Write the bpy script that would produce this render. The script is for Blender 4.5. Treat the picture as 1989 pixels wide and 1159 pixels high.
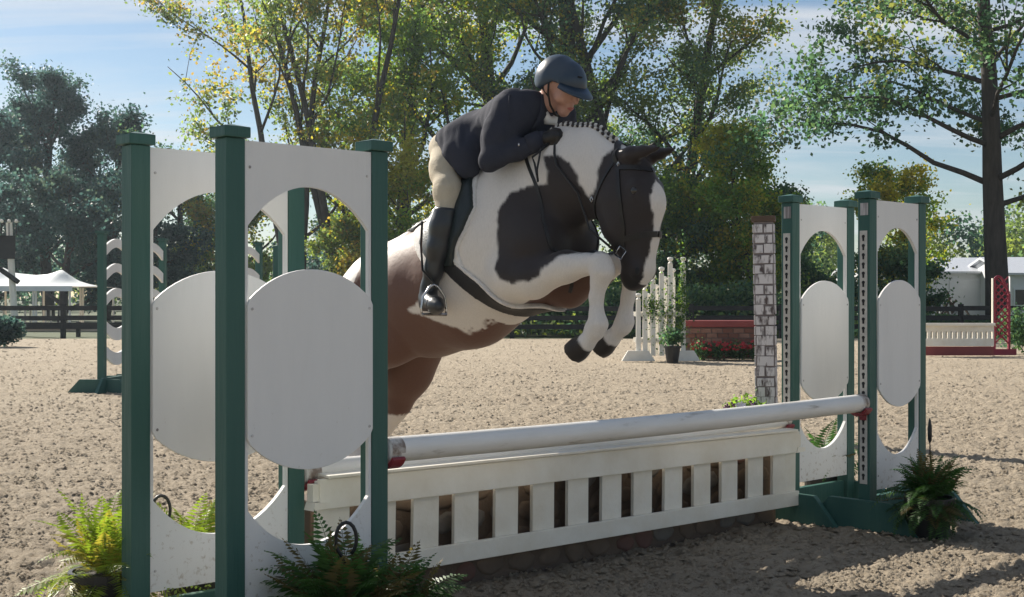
import bpy, bmesh, math, random
import numpy as np
from mathutils import Vector, Matrix

R = math.radians
for o in list(bpy.data.objects): bpy.data.objects.remove(o)
scene = bpy.context.scene
COL = scene.collection

# ------------------------------------------------------------------ camera
CAM_H = 1.194
FPX, CX, CY = 2600.0, 994.5, 579.5          # focal length and centre, in photograph pixels
cam_d = bpy.data.cameras.new('camera'); cam = bpy.data.objects.new('camera', cam_d); COL.objects.link(cam)
cam.location = (0, 0, CAM_H); cam.rotation_euler = (R(90), 0, 0)
cam_d.sensor_width = 36; cam_d.lens = 36 * FPX / 1989.0
cam_d.clip_start = 0.1; cam_d.clip_end = 3000
scene.camera = cam

# ------------------------------------------------------------------ light
SUN_EL = 32.0
SUN_DIR = Vector((-0.66, 0.75, 0)).normalized()          # horizontal direction towards the sun
world = bpy.data.worlds.new('World'); scene.world = world; world.use_nodes = True
wt = world.node_tree; wt.nodes.clear()
def wn(t, **k):
    n = wt.nodes.new(t)
    for a, b in k.items(): setattr(n, a, b)
    return n
sky = wn('ShaderNodeTexSky', sky_type='NISHITA', sun_disc=False)
sky.sun_elevation = R(SUN_EL)
sky.sun_rotation = math.atan2(SUN_DIR.x, SUN_DIR.y)
sky.air_density = 1.0; sky.dust_density = 0.25; sky.ozone_density = 2.4; sky.altitude = 200
tc = wn('ShaderNodeTexCoord')
sep = wn('ShaderNodeSeparateXYZ'); wt.links.new(tc.outputs['Generated'], sep.inputs[0])
addz = wn('ShaderNodeMath', operation='ADD'); addz.inputs[1].default_value = 0.12
wt.links.new(sep.outputs['Z'], addz.inputs[0])
def div(sock):
    m = wn('ShaderNodeMath', operation='DIVIDE'); wt.links.new(sock, m.inputs[0]); wt.links.new(addz.outputs[0], m.inputs[1]); return m.outputs[0]
comb = wn('ShaderNodeCombineXYZ')
wt.links.new(div(sep.outputs['X']), comb.inputs[0]); wt.links.new(div(sep.outputs['Y']), comb.inputs[1])
mp = wn('ShaderNodeMapping'); mp.inputs['Scale'].default_value = (0.45, 1.5, 1); mp.inputs['Location'].default_value = (3.1, 0.5, 0)
mp.inputs['Rotation'].default_value = (0, 0, R(-9))
wt.links.new(comb.outputs[0], mp.inputs[0])
nz = wn('ShaderNodeTexNoise'); nz.inputs['Scale'].default_value = 1.15; nz.inputs['Detail'].default_value = 9; nz.inputs['Roughness'].default_value = 0.56
nz.inputs['Distortion'].default_value = 0.5
wt.links.new(mp.outputs[0], nz.inputs['Vector'])
cr = wn('ShaderNodeValToRGB'); cr.color_ramp.elements[0].position = 0.46; cr.color_ramp.elements[1].position = 0.66
cr.color_ramp.elements[1].color = (0.8, 0.8, 0.8, 1)
wt.links.new(nz.outputs['Fac'], cr.inputs[0])
mixc = wn('ShaderNodeMixRGB'); wt.links.new(cr.outputs[0], mixc.inputs[0]); wt.links.new(sky.outputs[0], mixc.inputs[1])
mixc.inputs[2].default_value = (8.2, 8.5, 8.9, 1)
bg = wn('ShaderNodeBackground'); bg.inputs['Strength'].default_value = 0.050
wt.links.new(mixc.outputs[0], bg.inputs['Color'])
wo = wn('ShaderNodeOutputWorld'); wt.links.new(bg.outputs[0], wo.inputs[0])

sun_d = bpy.data.lights.new('sun', 'SUN'); sun_d.energy = 5.0; sun_d.angle = R(0.53); sun_d.color = (1.0, 0.93, 0.82)
sun = bpy.data.objects.new('sun', sun_d); COL.objects.link(sun)
to_sun = (SUN_DIR * math.cos(R(SUN_EL)) + Vector((0, 0, math.sin(R(SUN_EL))))).normalized()
sun.rotation_euler = to_sun.to_track_quat('Z', 'Y').to_euler()
sun.location = (-20, 25, 20)

vs = scene.view_settings
vs.view_transform = 'Standard'; vs.look = 'None'; vs.gamma = 1.0; vs.use_curve_mapping = False
vs.exposure = 0.86
scene.render.engine = 'CYCLES'

# ------------------------------------------------------------------ helpers
def at(px, py, Y):
    return Vector(((px - CX) * Y / FPX, Y, CAM_H + (CY - py) * Y / FPX))
def ground(px, py):
    Y = FPX * CAM_H / (py - CY)
    return Vector(((px - CX) * Y / FPX, Y, 0))
def gy(px, Y): return Vector(((px - CX) * Y / FPX, Y, 0))

class MB:
    """collects simple shapes; build() links them as one mesh object"""
    def __init__(s): s.v = []; s.f = []
    def add(s, vs, fs):
        n = len(s.v); s.v += [tuple(v) for v in vs]; s.f += [tuple(i + n for i in f) for f in fs]; return s
    def box(s, x0, x1, y0, y1, z0, z1):
        return s.add([(x0,y0,z0),(x1,y0,z0),(x1,y1,z0),(x0,y1,z0),(x0,y0,z1),(x1,y0,z1),(x1,y1,z1),(x0,y1,z1)],
                     [(0,3,2,1),(4,5,6,7),(0,1,5,4),(1,2,6,5),(2,3,7,6),(3,0,4,7)])
    def prism(s, poly, axis, a, b):
        """extrude a 2D polygon along axis ('x','y','z') from a to b"""
        def p(u, v, t): return {'x': (t,u,v), 'y': (u,t,v), 'z': (u,v,t)}[axis]
        n = len(poly)
        vs = [p(u, v, a) for u, v in poly] + [p(u, v, b) for u, v in poly]
        fs = [tuple(range(n))[::-1], tuple(range(n, 2*n))] + [(i, (i+1) % n, n + (i+1) % n, n + i) for i in range(n)]
        return s.add(vs, fs)
    def tube(s, pts, rad, n=8, cap=True, flat=1.0):
        pts = [Vector(p) for p in pts]; m = len(pts)
        if not hasattr(rad, '__len__'): rad = [rad] * m
        vs, fs = [], []; up = None
        for i, p in enumerate(pts):
            t = (pts[min(i+1, m-1)] - pts[max(i-1, 0)]).normalized()
            if up is None:
                up = Vector((0,0,1)) if abs(t.z) < 0.9 else Vector((1,0,0))
            a = t.cross(up)
            if a.length < 1e-5: a = t.cross(Vector((0.3, 1, 0.2)))
            a.normalize(); b = a.cross(t).normalized(); up = b
            for j in range(n):
                q = 2 * math.pi * j / n
                vs.append(p + a * math.cos(q) * rad[i] + b * math.sin(q) * rad[i] * flat)
        for i in range(m-1):
            for j in range(n):
                k = (j+1) % n
                fs.append((i*n+j, i*n+k, (i+1)*n+k, (i+1)*n+j))
        if cap:
            fs.append(tuple(range(n))[::-1]); fs.append(tuple(range((m-1)*n, m*n)))
        return s.add(vs, fs)
    def lathe(s, prof, n=12, c=(0,0,0)):
        vs, fs = [], []; m = len(prof)
        for r, z in prof:
            for j in range(n):
                q = 2*math.pi*j/n; vs.append((c[0]+r*math.cos(q), c[1]+r*math.sin(q), c[2]+z))
        for i in range(m-1):
            for j in range(n):
                k = (j+1) % n; fs.append((i*n+j, i*n+k, (i+1)*n+k, (i+1)*n+j))
        fs.append(tuple(range(n))[::-1]); fs.append(tuple(range((m-1)*n, m*n)))
        return s.add(vs, fs)
    def mesh(s, name, smooth=False):
        me = bpy.data.meshes.new(name); me.from_pydata(s.v, [], s.f); me.validate()
        bm = bmesh.new(); bm.from_mesh(me); bmesh.ops.recalc_face_normals(bm, faces=bm.faces); bm.to_mesh(me); bm.free()
        if smooth: me.polygons.foreach_set('use_smooth', [True] * len(me.polygons))
        return me
    def build(s, name, mat, parent=None, smooth=False, bevel=0.0):
        o = bpy.data.objects.new(name, s.mesh(name, smooth)); COL.objects.link(o)
        o.data.materials.append(mat)
        if parent: o.parent = parent
        if bevel:
            m = o.modifiers.new('bevel', 'BEVEL'); m.width = bevel; m.segments = 2; m.limit_method = 'ANGLE'
        return o

def tag(o, label=None, cat=None, group=None, kind=None):
    if label: o['label'] = label
    if cat: o['category'] = cat
    if group: o['group'] = group
    if kind: o['kind'] = kind
    return o
def thing(name, label, cat, loc=(0,0,0), rz=0, group=None):
    o = bpy.data.objects.new(name, None); COL.objects.link(o); o.empty_display_size = 0.1
    o.location = loc; o.rotation_euler = (0, 0, rz)
    return tag(o, label, cat, group)
def link_mesh(name, me, mat, parent=None, loc=None, rot=None, scale=None):
    o = bpy.data.objects.new(name, me); COL.objects.link(o)
    if mat and not me.materials: me.materials.append(mat)
    if parent: o.parent = parent
    if loc is not None: o.location = loc
    if rot is not None: o.rotation_euler = rot
    if scale is not None: o.scale = scale
    return o
def copy_tree(o, parent=None):
    c = o.copy(); COL.objects.link(c); c.parent = parent
    for ch in list(o.children): copy_tree(ch, c)
    return c

# ------------------------------------------------------------------ materials
def nodes_mat(name):
    m = bpy.data.materials.new(name); m.use_nodes = True
    t = m.node_tree; b = t.nodes['Principled BSDF']
    def new(ty, **k):
        n = t.nodes.new(ty)
        for a, c in k.items(): setattr(n, a, c)
        return n
    return m, t, b, new
def painted(name, col, col2=None, rough=0.5, scale=6, bump=0.15, bscale=60, streak=(1,1,1), spec=0.4, thresh=(0.35, 0.75), metal=0):
    """paint, wood or cloth with uneven colour and fine relief"""
    m, t, b, new = nodes_mat(name)
    tcn = new('ShaderNodeTexCoord'); mpn = new('ShaderNodeMapping'); mpn.inputs['Scale'].default_value = streak
    t.links.new(tcn.outputs['Object'], mpn.inputs[0])
    oi = new('ShaderNodeObjectInfo'); sc_ = new('ShaderNodeMath', operation='MULTIPLY'); sc_.inputs[1].default_value = 37.0
    t.links.new(oi.outputs['Random'], sc_.inputs[0]); t.links.new(sc_.outputs[0], mpn.inputs['Location'])
    n1 = new('ShaderNodeTexNoise'); n1.inputs['Scale'].default_value = scale; n1.inputs['Detail'].default_value = 8; n1.inputs['Roughness'].default_value = 0.62
    t.links.new(mpn.outputs[0], n1.inputs['Vector'])
    rp = new('ShaderNodeValToRGB'); rp.color_ramp.elements[0].position = thresh[0]; rp.color_ramp.elements[1].position = thresh[1]
    rp.color_ramp.elements[0].color = (*col, 1); rp.color_ramp.elements[1].color = (*(col2 or [c*0.75 for c in col]), 1)
    t.links.new(n1.outputs['Fac'], rp.inputs[0]); t.links.new(rp.outputs[0], b.inputs['Base Color'])
    b.inputs['Roughness'].default_value = rough; b.inputs['Specular IOR Level'].default_value = spec; b.inputs['Metallic'].default_value = metal
    n2 = new('ShaderNodeTexNoise'); n2.inputs['Scale'].default_value = bscale; n2.inputs['Detail'].default_value = 4
    t.links.new(mpn.outputs[0], n2.inputs['Vector'])
    bp = new('ShaderNodeBump'); bp.inputs['Strength'].default_value = bump; bp.inputs['Distance'].default_value = 0.01
    t.links.new(n2.outputs['Fac'], bp.inputs['Height']); t.links.new(bp.outputs[0], b.inputs['Normal'])
    return m
def leaf_mat(name, trans=0.55):
    m = bpy.data.materials.new(name); m.use_nodes = True; t = m.node_tree; t.nodes.clear()
    a = t.nodes.new('ShaderNodeAttribute'); a.attribute_name = 'Col'
    d = t.nodes.new('ShaderNodeBsdfPrincipled'); d.inputs['Roughness'].default_value = 0.5; d.inputs['Specular IOR Level'].default_value = 0.35
    tr = t.nodes.new('ShaderNodeBsdfTranslucent')
    hs = t.nodes.new('ShaderNodeHueSaturation'); hs.inputs['Saturation'].default_value = 1.15; hs.inputs['Value'].default_value = 1.5
    t.links.new(a.outputs['Color'], d.inputs['Base Color']); t.links.new(a.outputs['Color'], hs.inputs['Color']); t.links.new(hs.outputs[0], tr.inputs['Color'])
    mx = t.nodes.new('ShaderNodeMixShader'); mx.inputs[0].default_value = trans
    t.links.new(d.outputs[0], mx.inputs[1]); t.links.new(tr.outputs[0], mx.inputs[2])
    o = t.nodes.new('ShaderNodeOutputMaterial'); t.links.new(mx.outputs[0], o.inputs[0])
    return m

M = {}
M['green'] = painted('green_paint', (0.036, 0.102, 0.088), (0.050, 0.124, 0.104), rough=0.5, scale=9, bump=0.45, bscale=40, streak=(1,1,0.10), spec=0.3)
def panel_paint():
    m = painted('white_paint', (0.77, 0.765, 0.755), (0.70, 0.695, 0.685), rough=0.6, scale=3, bump=0.10, bscale=38, streak=(1.6,1.6,0.3))
    t = m.node_tree; b = t.nodes['Principled BSDF']; src = b.inputs['Base Color'].links[0].from_socket
    tcn = t.nodes.new('ShaderNodeTexCoord'); sx = t.nodes.new('ShaderNodeSeparateXYZ'); t.links.new(tcn.outputs['Object'], sx.inputs[0])
    mr = t.nodes.new('ShaderNodeMapRange'); mr.inputs['From Min'].default_value = 0.15; mr.inputs['From Max'].default_value = 1.1; mr.inputs['To Min'].default_value = 0.13; mr.inputs['To Max'].default_value = -0.06
    t.links.new(sx.outputs['Z'], mr.inputs['Value'])
    nz_ = t.nodes.new('ShaderNodeTexNoise'); nz_.inputs['Scale'].default_value = 42; nz_.inputs['Detail'].default_value = 5; nz_.inputs['Roughness'].default_value = 0.7
    t.links.new(tcn.outputs['Object'], nz_.inputs['Vector'])
    ad = t.nodes.new('ShaderNodeMath'); ad.operation = 'ADD'; t.links.new(nz_.outputs['Fac'], ad.inputs[0]); t.links.new(mr.outputs[0], ad.inputs[1])
    rp = t.nodes.new('ShaderNodeValToRGB'); rp.color_ramp.elements[0].position = 0.66; rp.color_ramp.elements[1].position = 0.78
    rp.color_ramp.elements[1].color = (0.55, 0.55, 0.55, 1); t.links.new(ad.outputs[0], rp.inputs[0])
    mx = t.nodes.new('ShaderNodeMixRGB'); mx.inputs[2].default_value = (0.33, 0.26, 0.19, 1)
    t.links.new(rp.outputs[0], mx.inputs[0]); t.links.new(src, mx.inputs[1]); t.links.new(mx.outputs[0], b.inputs['Base Color'])
    return m
M['white'] = panel_paint()
M['gate_white'] = painted('gate_paint', (0.82, 0.785, 0.70), (0.70, 0.64, 0.53), rough=0.5, scale=5, bump=0.15, bscale=45)
M['red_plastic'] = painted('red_plastic', (0.26, 0.035, 0.045), (0.20, 0.03, 0.04), rough=0.4, scale=20)
M['dark'] = painted('dark_hole', (0.012, 0.013, 0.015), (0.02, 0.02, 0.02), rough=0.7)
M['black_plastic'] = painted('black_plastic', (0.015, 0.016, 0.018), (0.025, 0.025, 0.027), rough=0.4)
M['track'] = painted('track_plastic', (0.62, 0.60, 0.55), (0.45, 0.43, 0.40), rough=0.5, scale=30)
M['tag'] = painted('weathered_tag', (0.62, 0.60, 0.59), (0.22, 0.2, 0.2), rough=0.6, scale=40, streak=(1,1,0.05), thresh=(0.42, 0.6))
M['metal'] = painted('steel', (0.55, 0.55, 0.56), (0.42, 0.42, 0.43), rough=0.25, metal=1.0, bump=0.03)
M['soil'] = painted('potting_soil', (0.02, 0.014, 0.01), (0.035, 0.025, 0.018), rough=0.9, bscale=90, bump=0.8)
M['leaf'] = leaf_mat('tree_leaves', 0.6)
M['fern'] = leaf_mat('fern_leaves', 0.42)
M['bark'] = painted('bark', (0.035, 0.030, 0.027), (0.075, 0.064, 0.055), rough=0.9, scale=7, bump=1.0, bscale=14, streak=(1,1,0.2))
M['dark_wood'] = painted('dark_stained_wood', (0.014, 0.014, 0.015), (0.028, 0.026, 0.025), rough=0.7, scale=4)
# ------------------------------------------------------------------ rounded bodies: smooth unions of tapered limbs, meshed by surface nets
class Prim:
    def __init__(s, a, b, ra, rb, sy=1.0, k=0.05):
        s.a = np.array(a, float); s.b = np.array(b, float); s.ra = ra; s.rb = rb; s.sy = sy; s.k = k
    def dist(s, X, Y, Z):
        a, b = s.a, s.b; q = 1.0 / s.sy
        ay = a[1]; dx, dy, dz = b - a
        dyq = dy * q
        px, py, pz = X - a[0], (Y - ay) * q, Z - a[2]
        L2 = dx*dx + dyq*dyq + dz*dz + 1e-12
        t = np.clip((px*dx + py*dyq + pz*dz) / L2, 0, 1)
        d = np.sqrt((px - t*dx)**2 + (py - t*dyq)**2 + (pz - t*dz)**2) - (s.ra + (s.rb - s.ra) * t)
        return d * (0.5 + 0.5 * min(1.0, s.sy))
    def box(s, m):
        ra = max(s.ra, s.rb) * max(1.0, 1.0) + m
        return np.minimum(s.a, s.b) - ra, np.maximum(s.a, s.b) + ra
def smin(a, b, k):
    h = np.clip(0.5 + 0.5 * (b - a) / k, 0, 1)
    return b * (1 - h) + a * h - k * h * (1 - h)
def chain(pts, sy=1.0, k=0.05):
    """pts: list of (x,y,z,r) or (x,y,z,r,sy)"""
    out = []
    for p, q in zip(pts[:-1], pts[1:]):
        s = (p[4] if len(p) > 4 else sy)
        out.append(Prim(p[:3], q[:3], p[3], q[3], s, k))
    return out
def sdf_at(prims, P):
    P = np.atleast_2d(P); F = np.full(len(P), 5.0)
    for p in prims: F = smin(F, p.dist(P[:,0], P[:,1], P[:,2]), p.k)
    return F
def sdf_grad(prims, P, e=0.004):
    P = np.atleast_2d(P); g = np.zeros_like(P)
    for i in range(3):
        d = np.zeros(3); d[i] = e
        g[:, i] = sdf_at(prims, P + d) - sdf_at(prims, P - d)
    return g / (np.linalg.norm(g, axis=1, keepdims=True) + 1e-9)
def snap(prims, P, off=0.0):
    P = np.array(P, float)
    for _ in range(6):
        P = P - (sdf_at(prims, P) - off)[:, None] * sdf_grad(prims, P)
    return P
def grid_field(prims, lo, hi, h, margin=0.16):
    lo = np.array(lo, float); hi = np.array(hi, float)
    ax = [np.arange(lo[i], hi[i] + h, h) for i in range(3)]
    F = np.full([len(a) for a in ax], 1.0, dtype=np.float64)
    for p in prims:
        b0, b1 = p.box(margin)
        sl = []
        for i in range(3):
            i0 = max(0, int(np.searchsorted(ax[i], b0[i]))); i1 = min(len(ax[i]), int(np.searchsorted(ax[i], b1[i])) + 1)
            sl.append(slice(i0, i1))
        if any(s.stop <= s.start for s in sl): continue
        X = ax[0][sl[0]][:, None, None]; Y = ax[1][sl[1]][None, :, None]; Z = ax[2][sl[2]][None, None, :]
        F[tuple(sl)] = smin(F[tuple(sl)], p.dist(X, Y, Z), p.k)
    return F, ax
def surface_nets(F, ax, relax=2):
    nx, ny, nz = F.shape; h = ax[0][1] - ax[0][0]; org = np.array([a[0] for a in ax])
    S = F < 0
    c = np.zeros((nx-1, ny-1, nz-1), np.int8)
    for i in (0, 1):
        for j in (0, 1):
            for k in (0, 1):
                c += S[i:nx-1+i, j:ny-1+j, k:nz-1+k]
    act = (c > 0) & (c < 8)
    idx = np.argwhere(act); vid = np.full(act.shape, -1, np.int64); vid[act] = np.arange(len(idx))
    pos = np.zeros((len(idx), 3)); cnt = np.zeros(len(idx))
    for axis in range(3):
        o1, o2 = [a for a in range(3) if a != axis]
        for p in (0, 1):
            for q in (0, 1):
                off = np.zeros(3, int); off[o1] = p; off[o2] = q
                A = idx + off; B = A.copy(); B[:, axis] += 1
                fa = F[A[:,0], A[:,1], A[:,2]]; fb = F[B[:,0], B[:,1], B[:,2]]
                m = (fa < 0) != (fb < 0)
                t = fa[m] / (fa[m] - fb[m])
                loc = np.tile(off.astype(float), (m.sum(), 1)); loc[:, axis] += t
                pos[m] += loc; cnt[m] += 1
    V = org + (idx + pos / cnt[:, None]) * h
    quads = []
    for axis in range(3):
        o1, o2 = [(1, 2), (2, 0), (0, 1)][axis]
        sh = [nx, ny, nz]
        sa = [slice(None)] * 3; sb = [slice(None)] * 3
        sa[axis] = slice(0, sh[axis]-1); sb[axis] = slice(1, sh[axis])
        A = S[tuple(sa)]; B = S[tuple(sb)]
        E = np.argwhere(A != B)
        E = E[(E[:, o1] > 0) & (E[:, o2] > 0) & (E[:, o1] < sh[o1]-1) & (E[:, o2] < sh[o2]-1)]
        if not len(E): continue
        ins = A[E[:,0], E[:,1], E[:,2]]
        def cell(d1, d2):
            C = E.copy(); C[:, o1] -= d1; C[:, o2] -= d2; return vid[C[:,0], C[:,1], C[:,2]]
        q = np.stack([cell(1,1), cell(0,1), cell(0,0), cell(1,0)], 1)
        q[~ins] = q[~ins][:, ::-1]
        quads.append(q)
    Q = np.concatenate(quads)
    Q = Q[(Q >= 0).all(1)]
    for _ in range(relax):
        acc = np.zeros_like(V); n = np.zeros(len(V))
        for a in range(4):
            b = (a + 1) % 4
            np.add.at(acc, Q[:, a], V[Q[:, b]]); np.add.at(n, Q[:, a], 1)
            np.add.at(acc, Q[:, b], V[Q[:, a]]); np.add.at(n, Q[:, b], 1)
        n[n == 0] = 1
        V = V * 0.5 + 0.5 * acc / n[:, None]
    return V, Q
def np_mesh(name, V, Q, smooth=True):
    me = bpy.data.meshes.new(name)
    V = np.ascontiguousarray(V, np.float32); Q = np.ascontiguousarray(Q, np.int32); n = Q.shape[1]
    me.vertices.add(len(V)); me.vertices.foreach_set('co', V.ravel())
    me.loops.add(Q.size); me.loops.foreach_set('vertex_index', Q.ravel())
    me.polygons.add(len(Q)); me.polygons.foreach_set('loop_start', np.arange(0, Q.size, n, dtype=np.int32))
    if smooth: me.polygons.foreach_set('use_smooth', np.ones(len(Q), bool))
    me.update(calc_edges=True); me.validate()
    return me
def np_color(me, C, name='Col'):
    a = me.color_attributes.new(name, 'FLOAT_COLOR', 'POINT')
    C = np.concatenate([C, np.ones((len(C), 1))], 1).astype(np.float32)
    a.data.foreach_set('color', C.ravel())
def poly_sd(poly, X, Z):
    """signed distance to a 2D polygon, negative inside"""
    poly = np.array(poly, float); X, Z = np.broadcast_arrays(X, Z)
    d = np.full(X.shape, 1e9); ins = np.zeros(X.shape, bool)
    n = len(poly)
    for i in range(n):
        a = poly[i]; b = poly[(i+1) % n]; e = b - a
        wx, wz = X - a[0], Z - a[1]
        t = np.clip((wx*e[0] + wz*e[1]) / (e @ e + 1e-12), 0, 1)
        d = np.minimum(d, (wx - t*e[0])**2 + (wz - t*e[1])**2)
        c = ((a[1] > Z) != (b[1] > Z)) & (X < (b[0]-a[0]) * (Z - a[1]) / (b[1] - a[1] + 1e-12) + a[0])
        ins ^= c
    d = np.sqrt(d)
    return np.where(ins, -d, d)
def sdf_object(name, prims, mat, parent, h=0.012, pad=0.04, cut=None, relax=2):
    lo = np.min([np.minimum(p.a, p.b) - max(p.ra, p.rb) for p in prims], 0) - pad
    hi = np.max([np.maximum(p.a, p.b) + max(p.ra, p.rb) for p in prims], 0) + pad
    F, ax = grid_field(prims, lo, hi, h)
    if cut is not None:
        F = cut(F, ax[0][:, None, None], ax[1][None, :, None], ax[2][None, None, :])
    V, Q = surface_nets(F, ax, relax)
    me = np_mesh(name, V, Q)
    return link_mesh(name, me, mat, parent), V
def vnoise(P, s, seed=0):
    """cheap smooth value noise in 3D, about -1..1"""
    rng = np.random.RandomState(seed); T = rng.rand(4096).astype(np.float32) * 2 - 1
    p = np.asarray(P) * s; i = np.floor(p).astype(np.int64); f = p - i; f = f*f*(3-2*f)
    out = 0
    for dx in (0, 1):
        for dy in (0, 1):
            for dz in (0, 1):
                hsh = ((i[:,0]+dx)*73856093 ^ (i[:,1]+dy)*19349663 ^ (i[:,2]+dz)*83492791) & 4095
                w = (f[:,0] if dx else 1-f[:,0]) * (f[:,1] if dy else 1-f[:,1]) * (f[:,2] if dz else 1-f[:,2])
                out = out + T[hsh] * w
    return out
# ------------------------------------------------------------------ the jump's layout
U = Vector((0.724, 0.690, 0)).normalized()           # along the poles, away from the camera
N = Vector((0.690, -0.724, 0)).normalized()          # direction the horse travels
UANG = math.atan2(U.y, U.x)
FN_A = Vector((-0.910, 4.32, 0)); FN_B = FN_A + U * 0.585      # landing-side wing, near end
BN_A = Vector((-1.27, 4.52, 0));  BN_B = BN_A + U * 0.627      # take-off-side wing, near end
FF_A = Vector((1.845, 6.95, 0));  FF_B = FF_A + U * 0.50
BF_A = Vector((1.505, 7.23, 0));  BF_B = BF_A + U * 0.54

# ------------------------------------------------------------------ ground
def sand_mat():
    m, t, b, new = nodes_mat('arena_footing')
    tcn = new('ShaderNodeTexCoord')
    n1 = new('ShaderNodeTexNoise'); n1.inputs['Scale'].default_value = 0.6; n1.inputs['Detail'].default_value = 6
    n2 = new('ShaderNodeTexNoise'); n2.inputs['Scale'].default_value = 26; n2.inputs['Detail'].default_value = 6; n2.inputs['Roughness'].default_value = 0.75
    for n in (n1, n2): t.links.new(tcn.outputs['Object'], n.inputs['Vector'])
    r1 = new('ShaderNodeValToRGB'); r1.color_ramp.elements[0].position = 0.3; r1.color_ramp.elements[1].position = 0.7
    r1.color_ramp.elements[0].color = (0.51, 0.43, 0.325, 1); r1.color_ramp.elements[1].color = (0.46, 0.383, 0.288, 1)
    r2 = new('ShaderNodeValToRGB'); r2.color_ramp.elements[0].position = 0.36; r2.color_ramp.elements[1].position = 0.47
    r2.color_ramp.elements[0].color = (0.52, 0.48, 0.44, 1); r2.color_ramp.elements[1].color = (1, 1, 1, 1)
    t.links.new(n1.outputs['Fac'], r1.inputs[0]); t.links.new(n2.outputs['Fac'], r2.inputs[0])
    mx = new('ShaderNodeMixRGB', blend_type='MULTIPLY'); mx.inputs[0].default_value = 1
    t.links.new(r1.outputs[0], mx.inputs[1]); t.links.new(r2.outputs[0], mx.inputs[2]); t.links.new(mx.outputs[0], b.inputs['Base Color'])
    b.inputs['Roughness'].default_value = 0.95; b.inputs['Specular IOR Level'].default_value = 0.15
    n3 = new('ShaderNodeTexNoise'); n3.inputs['Scale'].default_value = 13; n3.inputs['Detail'].default_value = 8; n3.inputs['Roughness'].default_value = 0.78
    t.links.new(tcn.outputs['Object'], n3.inputs['Vector'])
    bp = new('ShaderNodeBump'); bp.inputs['Strength'].default_value = 1.0; bp.inputs['Distance'].default_value = 0.07
    t.links.new(n3.outputs['Fac'], bp.inputs['Height']); t.links.new(bp.outputs[0], b.inputs['Normal'])
    return m
M['sand'] = sand_mat()
M['grass'] = painted('rough_grass', (0.035, 0.055, 0.018), (0.085, 0.10, 0.03), rough=0.95, scale=0.8, bump=1.0, bscale=9)
M['dirt'] = painted('pale_dirt', (0.40, 0.33, 0.25), (0.33, 0.27, 0.2), rough=0.95, scale=0.5, bump=0.6, bscale=8)

g = MB().add([(-900,-200,-0.09),(900,-200,-0.09),(900,2200,-0.09),(-900,2200,-0.09)], [(0,1,2,3)]).build('ground', M['grass']); tag(g, kind='structure')
a = MB().add([(-60,-20,-0.035),(60,-20,-0.035),(60,41.5,-0.035),(-60,40.5,-0.035)], [(0,1,2,3)]).build('arena_base', M['sand']); tag(a, kind='structure')
# worked, clumpy footing where the camera can tell the clods apart
def footing():
    rows = [3.2]
    while rows[-1] < 30: rows.append(rows[-1] * 1.0045)
    rows = np.array(rows); angs = np.linspace(R(-33), R(33), 720)
    rr, aa = np.meshgrid(rows, angs, indexing='ij')
    X = (rr * np.tan(aa)).ravel(); Y = rr.ravel(); Z0 = np.zeros_like(X)
    P = np.stack([X, Y, Z0], 1)
    n = vnoise(P, 17, 1) * 0.6 + vnoise(P, 36, 2) * 0.5 + vnoise(P, 75, 3) * 0.25
    big = vnoise(P, 2.3, 4) * 0.6 + vnoise(P, 6.5, 5) * 0.5
    n = np.sign(n) * np.abs(n) ** 0.85
    Z = n * 0.0175 + big * 0.013
    rp_ = np.random.RandomState(17)
    sel = np.where(Y < 18)[0]; Xs, Ys = X[sel], Y[sel]
    for _ in range(230):      # hoof prints
        cx, cy = rp_.uniform(-5, 6), rp_.uniform(4.2, 17); rr0 = rp_.uniform(0.055, 0.08)
        m_ = (np.abs(Xs - cx) < 0.16) & (np.abs(Ys - cy) < 0.16)
        if not m_.any(): continue
        q_ = np.sqrt((Xs[m_]-cx)**2 + ((Ys[m_]-cy)*0.9)**2) / rr0
        Z[sel[m_]] += -0.026*np.exp(-q_**4) + 0.012*np.exp(-((q_-1.45)/0.35)**2)
    fade = np.clip((30 - Y) / 8, 0, 1) * np.clip((R(33) - np.abs(aa.ravel())) / R(3), 0, 1)
    Z = Z * fade - 0.034 * (1 - fade)
    nr, nc = rr.shape
    i = np.arange(nr - 1)[:, None] * nc + np.arange(nc - 1)[None, :]
    Q = np.stack([i, i + 1, i + nc + 1, i + nc], 2).reshape(-1, 4)
    me = np_mesh('arena_footing', np.stack([X, Y, Z], 1), Q)
    o = link_mesh('arena_footing', me, M['sand']); tag(o, kind='structure')
footing()
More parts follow.
